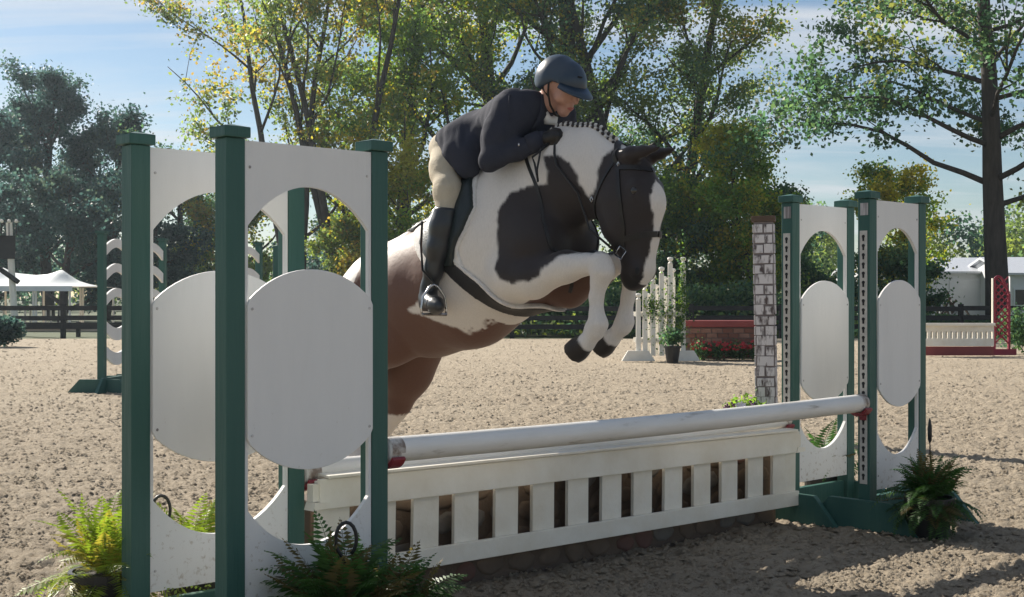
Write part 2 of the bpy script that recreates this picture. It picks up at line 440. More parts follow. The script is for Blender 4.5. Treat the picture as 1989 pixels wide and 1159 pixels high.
# loose clods lying on the footing
def clods():
    rng = np.random.RandomState(23); n = 36000
    py = 657 + 560*rng.rand(n)**1.15; px = rng.uniform(-250, 2240, n)
    Y = FPX*CAM_H/(py - CY); X = (px - CX)*Y/FPX
    r = (0.007 + 0.00080*Y) * rng.uniform(0.5, 1.5, n)
    base = np.array([(1,0,0),(0.3,0.95,0),(-0.8,0.6,0),(-0.8,-0.6,0),(0.3,-0.95,0),(0.1,0.05,0.8)])
    tri = np.array([(0,1,5),(1,2,5),(2,3,5),(3,4,5),(4,0,5)])
    a_ = rng.uniform(0, 6.28, n); ca, sa = np.cos(a_), np.sin(a_)
    V = base[None] * rng.uniform(0.65, 1.25, (n,6,1)) * r[:,None,None]
    V = np.stack([V[...,0]*ca[:,None] - V[...,1]*sa[:,None], V[...,0]*sa[:,None] + V[...,1]*ca[:,None], V[...,2]], 2)
    V[...,2] -= 0.15*r[:,None]
    lift = np.where(Y < 22, 0.006, -0.034*np.clip((Y-22)/8, 0, 1))
    V += np.stack([X, Y, lift], 1)[:,None,:]
    Q = (tri[None] + (np.arange(n)*6)[:,None,None]).reshape(-1,3)
    o = link_mesh('sand_clods', np_mesh('sand_clods', V.reshape(-1,3), Q, smooth=True), M['sand']); tag(o, 'loose crumbs of beige footing scattered over the arena', 'sand', kind='stuff')
clods()
d = MB().add([(-60,52,-0.08),(-9,52,-0.08),(-13,70,-0.08),(-60,70,-0.08)], [(0,1,2,3)]).build('dirt_road', M['dirt']); tag(d, kind='structure')

# ------------------------------------------------------------------ jump wings
PW = 0.07
def keyhole_mesh():
    poly = [(0.0088*math.cos(q), 0.0088*math.sin(q)) for q in [math.radians(-50 + k*28.0) for k in range(11)]]
    poly += [(-0.0048, -0.024), (0.0048, -0.024)]
    return MB().prism(poly, 'x', -0.001, 0.001).mesh('keyhole')
KEY = keyhole_mesh(); KEY.materials.append(M['dark'])
SCREW = MB().lathe([(0.0012,-0.001),(0.0052,0.0),(0.0045,0.0012),(0.001,0.0016)], 8).mesh('screw')
for v_ in SCREW.vertices: v_.co = (v_.co.x, -v_.co.z, v_.co.y)
SCREW.materials.append(M['tag'])
def arch_plate(hw, zb, zt, A, B, zc, strip):
    hs = hw - strip; v = []; f = []; n = 44
    xs = [-hs + 2*hs*i/n for i in range(n+1)]
    cols = []
    def quad(p): b = len(v); v.extend(p); f.append((b, b+1, b+2, b+3))
    for x0, x1 in zip(xs[:-1], xs[1:]):
        def e(x): return B * math.sqrt(max(0, 1 - (x/A)**2))
        quad([(x0,0,zc+e(x0)),(x1,0,zc+e(x1)),(x1,0,zt),(x0,0,zt)])
        quad([(x0,0,zb),(x1,0,zb),(x1,0,zc-e(x1)),(x0,0,zc-e(x0))])
    e0 = B * math.sqrt(max(0, 1 - (hs/A)**2))
    for s in (-1, 1):
        a_, b_ = sorted((s*hs, s*hw))
        for z0, z1 in ((zb, zc-e0), (zc-e0, zc+e0), (zc+e0, zt)): quad([(a_,0,z0),(b_,0,z0),(b_,0,z1),(a_,0,z1)])
    mb = MB(); mb.v = v; mb.f = f; return mb
def solid(o, th):
    bm = bmesh.new(); bm.from_mesh(o.data); bmesh.ops.remove_doubles(bm, verts=bm.verts, dist=1e-4)
    bmesh.ops.recalc_face_normals(bm, faces=bm.faces); bm.to_mesh(o.data); bm.free()
    m = o.modifiers.new('solid', 'SOLIDIFY'); m.thickness = th; m.offset = 0
def jump_wing(A, B, inner, label, H=1.75):
    """posts stand at A and B; inner=+1: the pole hangs on B's far side, -1: on A's near side"""
    c = (A + B) / 2; w = (B - A).length; hw = w/2 - PW/2
    t = thing('jump_wing', label, 'jump wing', c, math.atan2((B-A).y, (B-A).x), 'green and white jump wings')
    for s in (-1, 1):
        x = s * w / 2
        MB().box(x-PW/2, x+PW/2, -PW/2, PW/2, 0, H-0.04).build('post', M['green'], t, bevel=0.003)
        c_ = MB().box(x-PW*0.69, x+PW*0.69, -PW*0.69, PW*0.69, H-0.0385, H-0.004)
        c_.add([(x-PW*0.69,-PW*0.69,H-0.004),(x+PW*0.69,-PW*0.69,H-0.004),(x+PW*0.69,PW*0.69,H-0.004),(x-PW*0.69,PW*0.69,H-0.004),(x,0,H+0.008)], [(0,1,4),(1,2,4),(2,3,4),(3,0,4)])
        c_.build('post_cap', M['green'], t, bevel=0.003)
        xo = x + s * (PW/2 + 0.018)
        MB().prism([(-0.33, 0.0), (0.33, 0.0), (0.19, 0.155), (-0.19, 0.155)], 'x', xo-0.017, xo+0.017).build('foot_board', M['green'], t, bevel=0.003)
    MB().box(-hw+0.002, hw-0.002, -0.012, 0.022, 0.035, 0.165).build('bottom_board', M['green'], t, bevel=0.003)
    yp = -PW/2 + 0.0135
    o = arch_plate(hw-0.002, 0.20, H-0.045, 0.40*(hw+0.02)/0.29, 0.6, 0.968, 0.011).build('arched_panel', M['white'], t); o.location.y = yp; solid(o, 0.017)
    a_ = 0.36*(hw+0.02)/0.29; b_ = 0.335; pts = []
    for k in range(72):
        q = 2*math.pi*k/72; pts.append((max(-hw+0.004, min(hw-0.004, a_*math.cos(q))), 0.957 + b_*math.sin(q)))
    pts2 = [p for i, p in enumerate(pts) if (Vector(p)-Vector(pts[i-1])).length > 1e-5]
    MB().prism(pts2, 'y', yp-0.0105-0.012, yp-0.0105).build('oval_panel', M['white'], t, bevel=0.002)
    for sx_ in (-1, 1):
        for zz in (0.27, 0.75, 1.16, 1.62):
            link_mesh('screw', SCREW, None, t, (sx_*(hw-0.02), yp - (0.0095 if zz in (0.27, 1.62) else 0.0236), zz))
    # keyhole track for the cups on the inner post
    xi = inner * w/2 + inner * (PW/2 + 0.0015)
    tr = MB().box(xi-0.0015, xi+0.0015, -0.0215, 0.0215, 0.235, 1.545).build('cup_track', M['track'], t)
    for k in range(27):
        link_mesh('keyhole', KEY, None, tr, (xi + inner*0.0025, 0, 1.515 - k*0.0475))
    MB().box(xi-0.0015, xi+0.003, -0.026, 0.018, H-0.125, H-0.062).build('weathered_tag', M['tag'], t)
    return t, xi
def cup(t, x, inner, z):
    """red plastic saddle that carries a pole"""
    v = MB(); pts = []
    for k in range(13):
        q = R(205) + R(130) * k / 12; pts.append((0.053*math.cos(q), z + 0.05*math.sin(q)))
    for k in range(13):
        q = R(335) - R(130) * k / 12; pts.append((0.064*math.cos(q), z - 0.002 + 0.066*math.sin(q)))
    a_, b_ = sorted((x + inner*0.004, x + inner*0.062))
    v.prism(pts, 'x', a_, b_)
    v.box(min(x+inner*0.002, x+inner*0.008), max(x+inner*0.002, x+inner*0.008), -0.02, 0.02, z-0.09, z-0.055)
    v.build('jump_cup', M['red_plastic'], t, bevel=0.002)
w_fn, x1 = jump_wing(FN_A, FN_B, 1, 'green post wing with white oval, before the rump, beside bushy dark fern')
w_bn, x2 = jump_wing(BN_A, BN_B, 1, 'green post wing with white oval, standing beside bright sunlit fern')
w_ff, x3 = jump_wing(FF_A, FF_B, -1, 'wing carrying the high white pole end, dark fern at its foot')
w_bf, x4 = jump_wing(BF_A, BF_B, -1, 'wing at the gate end next to the faux brick pillar')
ZP, ZB = 0.655, 0.545
cup(w_fn, x1, 1, ZP); cup(w_ff, x3, -1, ZP); cup(w_bn, x2, 1, ZB); cup(w_bf, x4, -1, ZB)

# ------------------------------------------------------------------ poles
def pole_mat():
    m, t, b, new = nodes_mat('pole_paint')
    tcn = new('ShaderNodeTexCoord'); mpn = new('ShaderNodeMapping'); mpn.inputs['Scale'].default_value = (1.5, 9, 9)
    t.links.new(tcn.outputs['Object'], mpn.inputs[0])
    n1 = new('ShaderNodeTexNoise'); n1.inputs['Scale'].default_value = 2.0; n1.inputs['Detail'].default_value = 9; n1.inputs['Roughness'].default_value = 0.7
    t.links.new(mpn.outputs[0], n1.inputs['Vector'])
    rp = new('ShaderNodeValToRGB'); e = rp.color_ramp.elements
    e[0].position = 0.28; e[0].color = (0.24, 0.19, 0.14, 1); e[1].position = 0.42; e[1].color = (0.72, 0.70, 0.66, 1)
    x = e.new(0.7); x.color = (0.80, 0.79, 0.77, 1)
    t.links.new(n1.outputs['Fac'], rp.inputs[0]); t.links.new(rp.outputs[0], b.inputs['Base Color'])
    b.inputs['Roughness'].default_value = 0.38
    bp = new('ShaderNodeBump'); bp.inputs['Strength'].default_value = 0.12; bp.inputs['Distance'].default_value = 0.01
    t.links.new(n1.outputs['Fac'], bp.inputs['Height']); t.links.new(bp.outputs[0], b.inputs['Normal'])
    return m
M['pole'] = pole_mat()
def pole(A, B, z, r, label):
    d = B - A; L = d.length - PW - 0.018
    t = thing('jump_pole', label, 'pole', A + d.normalized() * (PW/2 + 0.009) + Vector((0,0,z)), math.atan2(d.y, d.x), 'white jump poles')
    pts, rad = [], []
    for x, q in ((0.0, 0.80), (0.006, 0.95), (0.016, 1.0)): pts.append((x, 0, 0)); rad.append(r*q)
    for k in range(1, 24):
        x = L*k/24; pts.append((x, 0, -0.010*math.sin(math.pi*k/24))); rad.append(r*(1 + 0.006*math.sin(k*1.7)))
    for x, q in ((L-0.016, 1.0), (L-0.006, 0.95), (L, 0.80)): pts.append((x, 0, 0)); rad.append(r*q)
    MB().tube(pts, rad, 28).build('pole_shaft', M['pole'], t, smooth=True)
    for x in (0.034, L-0.034):
        MB().tube([(x-0.03,0,0),(x+0.03,0,0)], r*1.004, 28, cap=False).build('scuffed_end', M['scuff'], t, smooth=True)
M['scuff'] = painted('scuffed_paint', (0.60, 0.57, 0.53), (0.22, 0.17, 0.14), rough=0.5, scale=16, thresh=(0.45, 0.62))
pole(FN_B, FF_A, ZP, 0.0455, 'single high white pole on the landing side, held in red cups')
pole(BN_B, BF_A, ZB, 0.044, 'lower white pole lying just behind the top of the picket gate')

# ------------------------------------------------------------------ picket gate under the take-off pole
gd = BF_A - BN_B; GL = gd.length
GO = BN_B + N * 0.075
gate = thing('jump_gate', 'long white picket gate with flat top rail, hung under the poles', 'gate', GO + Vector((0,0,0)), math.atan2(gd.y, gd.x))
gate.rotation_euler = (0, 0.0125, math.atan2(gd.y, gd.x))
gx0, gx1 = 0.055, GL - 0.065
MB().box(gx0, gx1, -0.022, 0.0, 0.415, 0.528).build('top_rail', M['gate_white'], gate, bevel=0.003)
MB().prism([(-0.034, 0.5295), (0.036, 0.5335), (0.036, 0.5445), (-0.034, 0.5405)], 'x', gx0+0.03, gx1-0.03).build('top_ledge', M['gate_white'], gate, bevel=0.002)
MB().box(gx0, gx1, -0.022, 0.0, 0.135, 0.212).build('bottom_rail', M['gate_white'], gate, bevel=0.003)
first, step = 0.009*GL, 0.0687*GL
pk = MB().box(-0.066, 0.066, 0.0, 0.017, 0.165, 0.47).mesh('picket'); pk.materials.append(M['gate_white'])
rg = random.Random(5)
for k in range(14):
    xg = first + step*(k + 0.5)
    if gx0+0.07 < xg < gx1-0.04: link_mesh('picket', pk, None, gate, (xg + rg.uniform(-.003,.003), 0.0015, 0), (0, rg.uniform(-.006,.006), 0))
MB().box(gx0+0.001, gx0+0.06, 0.001, 0.018, 0.14, 0.52).build('end_stile', M['gate_white'], gate, bevel=0.002)
MB().box(gx1-0.10, gx1-0.001, 0.001, 0.018, 0.14, 0.52).build('end_stile', M['gate_white'], gate, bevel=0.002)
for x in (gx0-0.035, gx1-0.03):
    MB().prism([(x, 0.415), (x+0.075, 0.42), (x+0.075, 0.44), (x+0.01, 0.445)], 'y', -0.028, 0.03).build('hanger_block', M['gate_white'], gate)
    MB().box(x+0.01, x+0.055, -0.012, 0.025, 0.446, 0.51).build('hanger_block', M['gate_white'], gate)

# ------------------------------------------------------------------ painted stone wall standing behind the gate
M['wall_board'] = painted('wall_board', (0.13, 0.092, 0.066), (0.085, 0.062, 0.048), rough=0.85, scale=4, bump=0.4)
M['stone_a'] = painted('stone_brown', (0.15, 0.108, 0.078), (0.10, 0.075, 0.056), rough=0.8, scale=9)
M['stone_b'] = painted('stone_grey', (0.17, 0.15, 0.13), (0.11, 0.10, 0.09), rough=0.8, scale=9)
M['stone_c'] = painted('stone_red', (0.15, 0.078, 0.062), (0.11, 0.062, 0.05), rough=0.8, scale=9)
so = BN_B - N * 0.005
sw = thing('stone_wall_filler', 'low brown painted stone wall box behind and below the picket gate', 'wall box', so, math.atan2(gd.y, gd.x))
MB().box(0.09, GL-0.13, 0.0, 0.16, -0.02, 0.435).build('box', M['wall_board'], sw, bevel=0.006)
rs = random.Random(11); stones = []
for v in range(6):
    n = 9; prof = []
    rad = [rs.uniform(0.72, 1.0) for _ in range(n)]
    mb = MB(); vs_ = []
    for sc, dep in ((1.0, 0.0), (0.92, -0.006), (0.6, -0.009)):
        for k in range(n):
            q = 2*math.pi*k/n; vs_.append((math.cos(q)*rad[k]*0.082*sc, dep, math.sin(q)*rad[k]*0.056*sc))
    fs_ = []
    for l in (0, 1):
        for k in range(n): fs_.append((l*n+k, l*n+(k+1) % n, (l+1)*n+(k+1) % n, (l+1)*n+k))
    fs_.append(tuple(range(2*n, 3*n)))
    mb.add(vs_, fs_)
    for mk in 'abc':
        me = mb.mesh('stone', True); me.materials.append(M['stone_'+mk]); stones.append((me, mk))
for row in range(4):
    x = 0.16 + 0.05*(row % 2)
    while x < GL-0.22:
        s = rs.uniform(0.8, 1.2)
        me = rs.choice([m for m, k in stones if k == rs.choices('abc', (5, 3, 2 if row < 2 else 0.6))[0]])
        link_mesh('stone', me, None, sw, (x, -0.001, 0.055 + row*0.108 + rs.uniform(-.01,.01)), (0, rs.uniform(-.3,.3), 0), (s, 1, rs.uniform(0.85, 1.0)))
        x += 0.165*s*0.98
# ------------------------------------------------------------------ horse: local x forward, y left, z up (the photograph shows its right side, y < 0)
HO = Vector((0.51, 5.96, 0.0)); HH = N.copy(); HR = Vector((-0.724, -0.690, 0)).normalized()
def hl(px, py, w=0.0):
    """point of the horse's frame seen at a photograph pixel, w metres to the right of its midline"""
    a_ = (px - CX) / FPX
    k = (a_*(HO.y + w*HR.y) - HO.x - w*HR.x) / (HH.x - a_*HH.y)
    Y = HO.y + k*HH.y + w*HR.y
    return (k, -w, CAM_H + (CY - py)*Y/FPX)
def T(x, y, lat=0.0):
    """trunk frame: x forward along the back, y up from the girth's middle"""
    return (-0.80 + x*0.92 - y*0.39, -lat, 1.46 + x*0.39 + y*0.92)
def TP(x, y, lat, r, sy=1.0): return (*T(x, y, lat), r, sy)
body = []
body += chain([TP(0.22,-0.07,0,0.242,0.84), TP(0.02,-0.012,0,0.352,0.75), TP(-0.30,-0.055,0,0.335,0.84), TP(-0.60,-0.005,0,0.318,0.86),
               TP(-0.86,0.075,0,0.272,0.92), TP(-1.04,0.07,0,0.215,0.95)], k=0.07)
body += chain([TP(0.16,0.27,0,0.085,0.6), TP(-0.10,0.315,0,0.065,0.6), TP(-0.40,0.235,0,0.06,0.7)], k=0.10)          # withers
body += chain([TP(-0.62,0.26,0,0.07), TP(-0.88,0.29,0,0.065), TP(-1.10,0.235,0,0.06)], k=0.09)                           # croup ridge
for s in (1, -1):
    body += chain([TP(0.20,0.16,s*0.07,0.15,0.8), TP(0.31,-0.14,s*0.12,0.118,0.8), TP(0.12,-0.22,s*0.14,0.12,0.8)], k=0.09)   # shoulder
    body += chain([TP(-0.90,0.10,s*0.13,0.20,0.8), TP(-1.07,0.0,s*0.14,0.17,0.8)], k=0.08)                                    # haunch
# neck and head
body += chain([(-0.60,0,1.655,0.275,0.66), (-0.40,0,1.745,0.212,0.58), (-0.225,0,1.765,0.168,0.56), (-0.07,0,1.70,0.138,0.62), (0.005,0,1.66,0.122,0.7)], k=0.08)
body += chain([(-0.55,0,1.84,0.075,0.7), (-0.37,0,1.912,0.050,0.7), (-0.22,0,1.898,0.042,0.7), (-0.06,0,1.795,0.05,0.8)], k=0.08)      # crest
body += chain([(0.03,0,1.725,0.110,0.80), (0.075,0,1.61,0.118,0.74), (0.078,0,1.46,0.086,0.74), (0.072,0,1.335,0.067,0.86), (0.055,0,1.295,0.062,0.88)], k=0.045)
for s in (1, -1):
    body += chain([(-0.012,s*0.056,1.625,0.110,0.52), (0.0,s*0.054,1.53,0.086,0.52), (0.05,s*0.03,1.40,0.05,0.7)], k=0.045)       # jaw
    body += [Prim((0.118,s*0.066,1.685), (0.125,s*0.066,1.65), 0.03, 0.026, 1, 0.03)]                                       # brow
    body += [Prim((0.105,s*0.042,1.325), (0.098,s*0.044,1.30), 0.026, 0.024, 1, 0.02)]                                      # nostril flare
    body += chain([(0.015,s*0.05,1.82,0.034), (0.085,s*0.062,1.826,0.034), (0.15,s*0.060,1.833,0.024), (0.20,s*0.052,1.84,0.013), (0.245,s*0.044,1.846,0.004)], k=0.02)  # ear
body += [Prim((0.035,0,1.275), (0.02,0,1.29), 0.042, 0.036, 1, 0.03)]                                                      # lower lip
# forelegs
def leg(pts, k=0.04): return chain(pts, k=k)
body += leg([(-0.56,-0.15,1.30,0.125), (-0.44,-0.155,1.288,0.092), (-0.23,-0.15,1.337,0.068), (-0.085,-0.15,1.347,0.051)])
body += leg([(-0.02,-0.15,1.35,0.053), (-0.008,-0.15,1.312,0.053), (-0.026,-0.15,1.265,0.038), (-0.044,-0.15,1.20,0.0315), (-0.042,-0.15,1.125,0.032), (-0.034,-0.15,1.082,0.043), (-0.050,-0.15,1.052,0.040), (-0.085,-0.15,1.015,0.032), (-0.108,-0.15,0.997,0.040), (-0.155,-0.15,0.968,0.051), (-0.19,-0.15,0.947,0.054)], k=0.018)
body += [Prim((-0.075,-0.15,1.075), (-0.09,-0.15,1.06), 0.026, 0.022, 1, 0.02)]
body += leg([(-0.60,0.13,1.27,0.115), (-0.48,0.13,1.245,0.09), (-0.29,0.13,1.32,0.07), (-0.165,0.13,1.365,0.053)])
body += leg([(-0.115,0.13,1.385,0.052), (-0.090,0.13,1.338,0.051), (-0.090,0.13,1.28,0.037), (-0.106,0.13,1.20,0.031), (-0.122,0.13,1.13,0.032), (-0.126,0.13,1.09,0.042), (-0.140,0.13,1.065,0.040), (-0.182,0.13,1.030,0.032), (-0.210,0.13,1.007,0.040), (-0.255,0.13,0.978,0.051), (-0.29,0.13,0.957,0.054)], k=0.018)
# hind legs
body += leg([(-1.70,-0.14,1.12,0.20), (-1.50,-0.15,0.985,0.135), (-1.68,-0.15,0.88,0.098), (-1.86,-0.15,0.77,0.064)], k=0.06)
body += leg([(-1.90,-0.15,0.765,0.06), (-1.91,-0.15,0.70,0.056), (-1.885,-0.15,0.60,0.040), (-1.845,-0.15,0.46,0.036), (-1.83,-0.15,0.41,0.046), (-1.80,-0.15,0.355,0.037), (-1.785,-0.15,0.325,0.044), (-1.75,-0.15,0.265,0.056)], k=0.02)
body += leg([(-1.70,0.14,1.10,0.20), (-1.675,0.15,0.925,0.150), (-1.715,0.15,0.79,0.122), (-1.785,0.15,0.645,0.080)], k=0.06)
body += leg([(-1.80,0.15,0.60,0.066), (-1.835,0.15,0.565,0.058), (-1.885,0.15,0.50,0.041), (-1.99,0.15,0.37,0.036), (-2.02,0.15,0.335,0.046), (-2.055,0.15,0.285,0.037), (-2.075,0.15,0.255,0.044), (-2.10,0.15,0.195,0.055)], k=0.02)

horse = thing('horse', 'brown and white pinto horse jumping over the poles with a rider up', 'horse', HO, math.atan2(HH.y, HH.x))

def coat_colour(V):
    k, w, z = V[:,0], np.abs(V[:,1]), V[:,2]
    near = V[:,1] < 0.03
    jit = vnoise(V, 24, 7) * 0.007 + vnoise(V * np.array([1,1,0.35]), 90, 8) * 0.0055
    white = np.array([0.70, 0.655, 0.61]); brown = np.array([0.130, 0.068, 0.050]); dark = np.array([0.036, 0.029, 0.029])
    def P(pts, lat): return [hl(p_[0], p_[1], p_[2] if len(p_) > 2 else lat)[::2] for p_ in pts]
    shoulder = P([(1046,300,0.15),(1085,303,0.12),(1106,316,0.115),(1121,339,0.115),(1126,358,0.115),(1134,378,0.11),(1147,388,0.10),(1200,410,0.08),(1230,470,0.1),(1170,490),(1106,492),(1085,502),(1062,520),(1056,536),(1036,547),(1009,554),(994,543),(984,523),(981,473),(979,453),(975,412),(984,391),(992,375),(1018,360),(1044,355),(1046,329)], 0.20)
    headp = P([(1236,270),(1216,284),(1181,290),(1168,305),(1165,329),(1168,347),(1163,362),(1150,382),(1140,420),(1190,600),(1420,600),(1420,250)], 0.085)
    cream = P([(862,440),(868,515),(852,560),(800,602),(826,615),(870,637),(880,652),(888,672),(960,668),(1000,655),(1100,620),(1100,200),(880,200)], 0.24)
    d_sh = poly_sd(shoulder, k, z) + jit
    d_hd = poly_sd(headp, k, z) + jit
    d_cr = poly_sd(cream, k, z) + jit*0.8
    Tx = (k + 0.80)*0.92 + (z - 1.46)*0.39; Ty = -(k + 0.80)*0.39 + (z - 1.46)*0.92
    rear = (Tx < -0.28)
    def s(d, e=0.006): return np.clip(0.5 - d/(2*e), 0, 1)
    c = np.tile(white, (len(V), 1))
    def lay(c, col, m): return c*(1-m[:,None]) + np.array(col)[None]*m[:,None]
    # haunch: brown except the cream barrel and a streaky white croup
    m = np.clip((-0.22 - Tx + jit) / 0.015, 0, 1) * (1 - s(d_cr))
    c = lay(c, brown * 1.0, m)
    streak = vnoise(V * np.array([1.0, 0.5, 0.12]), 46, 9) * 0.10 + vnoise(V * np.array([1.0,0.6,0.2]), 20, 12) * 0.06
    c = lay(c, white * 0.97, np.clip((Ty + 0.20*(-Tx - 0.75) - 0.225 + streak*1.7) / 0.02, 0, 1) * (Tx < -0.55))
    # brown line under the belly
    c = lay(c, brown, np.clip((-0.355 - Ty + jit*2) / 0.012, 0, 1) * ((Tx < -0.1) & (Tx > -0.7)))
    c = lay(c, dark, s(d_sh) * (Tx > -0.12))
    headzone = (k > -0.20) & (z > 1.18) & ((w < 0.075) | ((z > 1.42) & (w < 0.14)))
    c = lay(c, dark * 1.0, s(d_hd) * headzone)
    # blaze on the front of the face
    zz = np.clip((z - 1.27) / 0.43, 0, 1)
    bw = 0.028 + 0.034*np.exp(-((z-1.615)/0.055)**2) + 0.012*np.exp(-((z-1.33)/0.05)**2) - 0.5*np.clip(z-1.665, 0, 1)
    front = 0.085 + 0.055*np.clip((z-1.40)/0.15, 0, 1)
    m = np.clip((bw - w + jit) / 0.006, 0, 1) * (k > front) * (z < 1.72) * (z > 1.255) * headzone
    c = lay(c, white, m)
    # far forearm and breast underside brown
    m = ((V[:,1] > 0.02) & (Tx > -0.02) & (z < 1.40) & (z > 1.10) & (k < -0.215 + jit)).astype(float)
    c = lay(c, brown*0.9, m)
    m = ((V[:,1] > -0.09) & (V[:,1] <= 0.02) & (Tx > 0.08) & (z < 1.36) & (k < -0.22)).astype(float)
    c = lay(c, brown*0.9, m)
    # hooves and dusty pasterns
    fore = (k > -0.35) & (z < 1.2)
    for y0, kk, z0 in ((-0.15, -0.09, 1.005), (0.13, -0.195, 1.015)):
        side = (np.abs(V[:,1] - y0) < 0.08) & fore
        hd = ((k - kk)*0.85 + (z - z0)*0.53)
        c = lay(c, [0.035,0.028,0.024], np.clip((-hd + jit - 0.012) / 0.008, 0, 1) * side)
    # hind stockings and hooves
    for y0, hk in ((-0.15, 0.74), (0.15, 0.575)):
        side = (np.sign(V[:,1]) == np.sign(y0)) & (k < -1.40)
        c = lay(c, white, np.clip((hk - z + jit*2 - 0.15*(k+1.85)) / 0.012, 0, 1) * side * (z < 0.78))
    c = lay(c, [0.035,0.028,0.024], (((z < 0.325) & (V[:,1] < 0)) | ((z < 0.265) & (V[:,1] > 0))).astype(float) * (k < -1.6))
    # muzzle skin
    c = lay(c, [0.018,0.016,0.017], np.clip((1.315 - z) / 0.03, 0, 1) * headzone * (w > bw))
    return np.clip(c, 0, 1)
def coat_mat():
    m, t, b, new = nodes_mat('horse_coat')
    at_ = new('ShaderNodeAttribute'); at_.attribute_name = 'Col'
    tcn = new('ShaderNodeTexCoord'); mpn = new('ShaderNodeMapping'); mpn.inputs['Scale'].default_value = (95, 95, 22)
    t.links.new(tcn.outputs['Object'], mpn.inputs[0])
    n1 = new('ShaderNodeTexNoise'); n1.inputs['Scale'].default_value = 2; n1.inputs['Detail'].default_value = 5
    t.links.new(mpn.outputs[0], n1.inputs['Vector'])
    hs = new('ShaderNodeMixRGB', blend_type='MULTIPLY'); hs.inputs[0].default_value = 0.24
    rp = new('ShaderNodeValToRGB'); rp.color_ramp.elements[0].position = 0.3; rp.color_ramp.elements[0].color = (0.62,0.6,0.58,1); rp.color_ramp.elements[1].position = 0.7; rp.color_ramp.elements[1].color = (1.0,1.0,1.0,1)
    t.links.new(n1.outputs['Fac'], rp.inputs[0]); t.links.new(at_.outputs['Color'], hs.inputs[1]); t.links.new(rp.outputs[0], hs.inputs[2])
    t.links.new(hs.outputs[0], b.inputs['Base Color'])
    b.inputs['Roughness'].default_value = 0.55; b.inputs['Specular IOR Level'].default_value = 0.25
    b.inputs['Sheen Weight'].default_value = 0.12; b.inputs['Sheen Roughness'].default_value = 0.4
    bp = new('ShaderNodeBump'); bp.inputs['Strength'].default_value = 0.05; bp.inputs['Distance'].default_value = 0.01
    t.links.new(n1.outputs['Fac'], bp.inputs['Height'])
    n2 = new('ShaderNodeTexNoise'); n2.inputs['Scale'].default_value = 7; n2.inputs['Detail'].default_value = 4
    t.links.new(tcn.outputs['Object'], n2.inputs['Vector'])
    b2 = new('ShaderNodeBump'); b2.inputs['Strength'].default_value = 0.24; b2.inputs['Distance'].default_value = 0.03
    t.links.new(n2.outputs['Fac'], b2.inputs['Height']); t.links.new(bp.outputs[0], b2.inputs['Normal']); t.links.new(b2.outputs[0], b.inputs['Normal'])
    return m
M['coat'] = coat_mat()
def hoof_cut(F, X, Y, Z):
    for hx, hy, hz in ((-0.188,-0.15,0.948), (-0.288,0.13,0.958)):
        near_ = ((X-hx)**2 + (Y-hy)**2 + (Z-hz)**2) < 0.10**2
        F = np.where(near_, np.maximum(F, (X-hx)*-0.80 + (Z-hz)*-0.60), F)
    return F
hb, HV = sdf_object('body', body, M['coat'], horse, h=0.0095, cut=hoof_cut)
np_color(hb.data, coat_colour(HV))
M['hair_white'] = painted('white_hair', (0.72, 0.69, 0.64), (0.50, 0.46, 0.42), rough=0.5, scale=20, streak=(1,1,0.1))
M['hair_dark'] = painted('dark_hair', (0.03, 0.025, 0.024), (0.05, 0.04, 0.036), rough=0.45, scale=20)
M['eye'] = painted('eye', (0.008, 0.006, 0.005), (0.012, 0.009, 0.007), rough=0.08, spec=0.8, bump=0)
for s in (1, -1):
    e = MB().lathe([(0.0015,-0.019),(0.012,-0.014),(0.0185,0),(0.012,0.014),(0.0015,0.019)], 12).build('eye', M['eye'], horse, smooth=True)
    e.location = tuple(snap(body, [(0.125, s*0.095, 1.662)], -0.008)[0])
    nn = MB().lathe([(0.001,-0.005),(0.011,-0.002),(0.012,0.0),(0.011,0.003),(0.001,0.005)], 10).build('nostril', M['dark'], horse, smooth=True)
    nn.location = tuple(snap(body, [(0.125, s*0.075, 1.312)], 0.0)[0]); nn.rotation_euler = (R(90), 0, s*R(-40)); nn.scale = (0.9, 1.5, 0.8)
# braided mane: small knobs along the crest, dark and light
braid = MB()
braid.lathe([(0.001,-0.022),(0.008,-0.017),(0.0105,-0.006),(0.007,0.002),(0.0105,0.010),(0.009,0.018),(0.001,0.023)], 8)
bm_d = braid.mesh('braid', True); bm_d.materials.append(M['hair_dark']); bm_w = braid.mesh('braid', True); bm_w.materials.append(M['hair_white'])
crest_k = np.linspace(-0.46, -0.06, 27); rt0 = random.Random(4)
for i, kk in enumerate(crest_k):
    zt = 1.9 + 0.3
    for _ in range(40): zt -= float(sdf_at(body, [(kk, 0, zt)])[0]) * 0.9
    link_mesh('braid', bm_d if i % 2 else bm_w, None, horse, (kk, -0.004, zt - 0.003), (R(10), R(6 + (kk+0.42)*70), 0), (0.85+rt0.uniform(-.15,.15), 0.9, 0.85+rt0.uniform(-.15,.15)))
    link_mesh('braid', bm_d if (i % 2 == 0) else bm_w, None, horse, (kk + 0.004, -0.024, zt - 0.014), (R(38), R((kk+0.42)*60), 0), (0.75, 0.8, 0.8+rt0.uniform(-.2,.2)))
# tail
tp = [(-1.93,0,1.335), (-2.02,0,1.29), (-2.09,0.0,1.22), (-2.13,0.0,1.06), (-2.15,0,0.86), (-2.16,0,0.66)]
tail = MB(); rt = random.Random(3)
tail.tube(tp, [0.05,0.052,0.055,0.06,0.05,0.02], 12)
for i in range(40):
    q = rt.uniform(0, 6.28); d_ = Vector((math.cos(q), math.sin(q), 0)) * 0.05
    tail.tube([Vector(p) + d_ * f for p, f in zip(tp, (0.6, 0.9, 1.0, 1.15, 1.2, 1.5))], [0.006,0.008,0.009,0.009,0.007,0.002], 4)
tail.build('tail', M['hair_white'], horse, smooth=True)

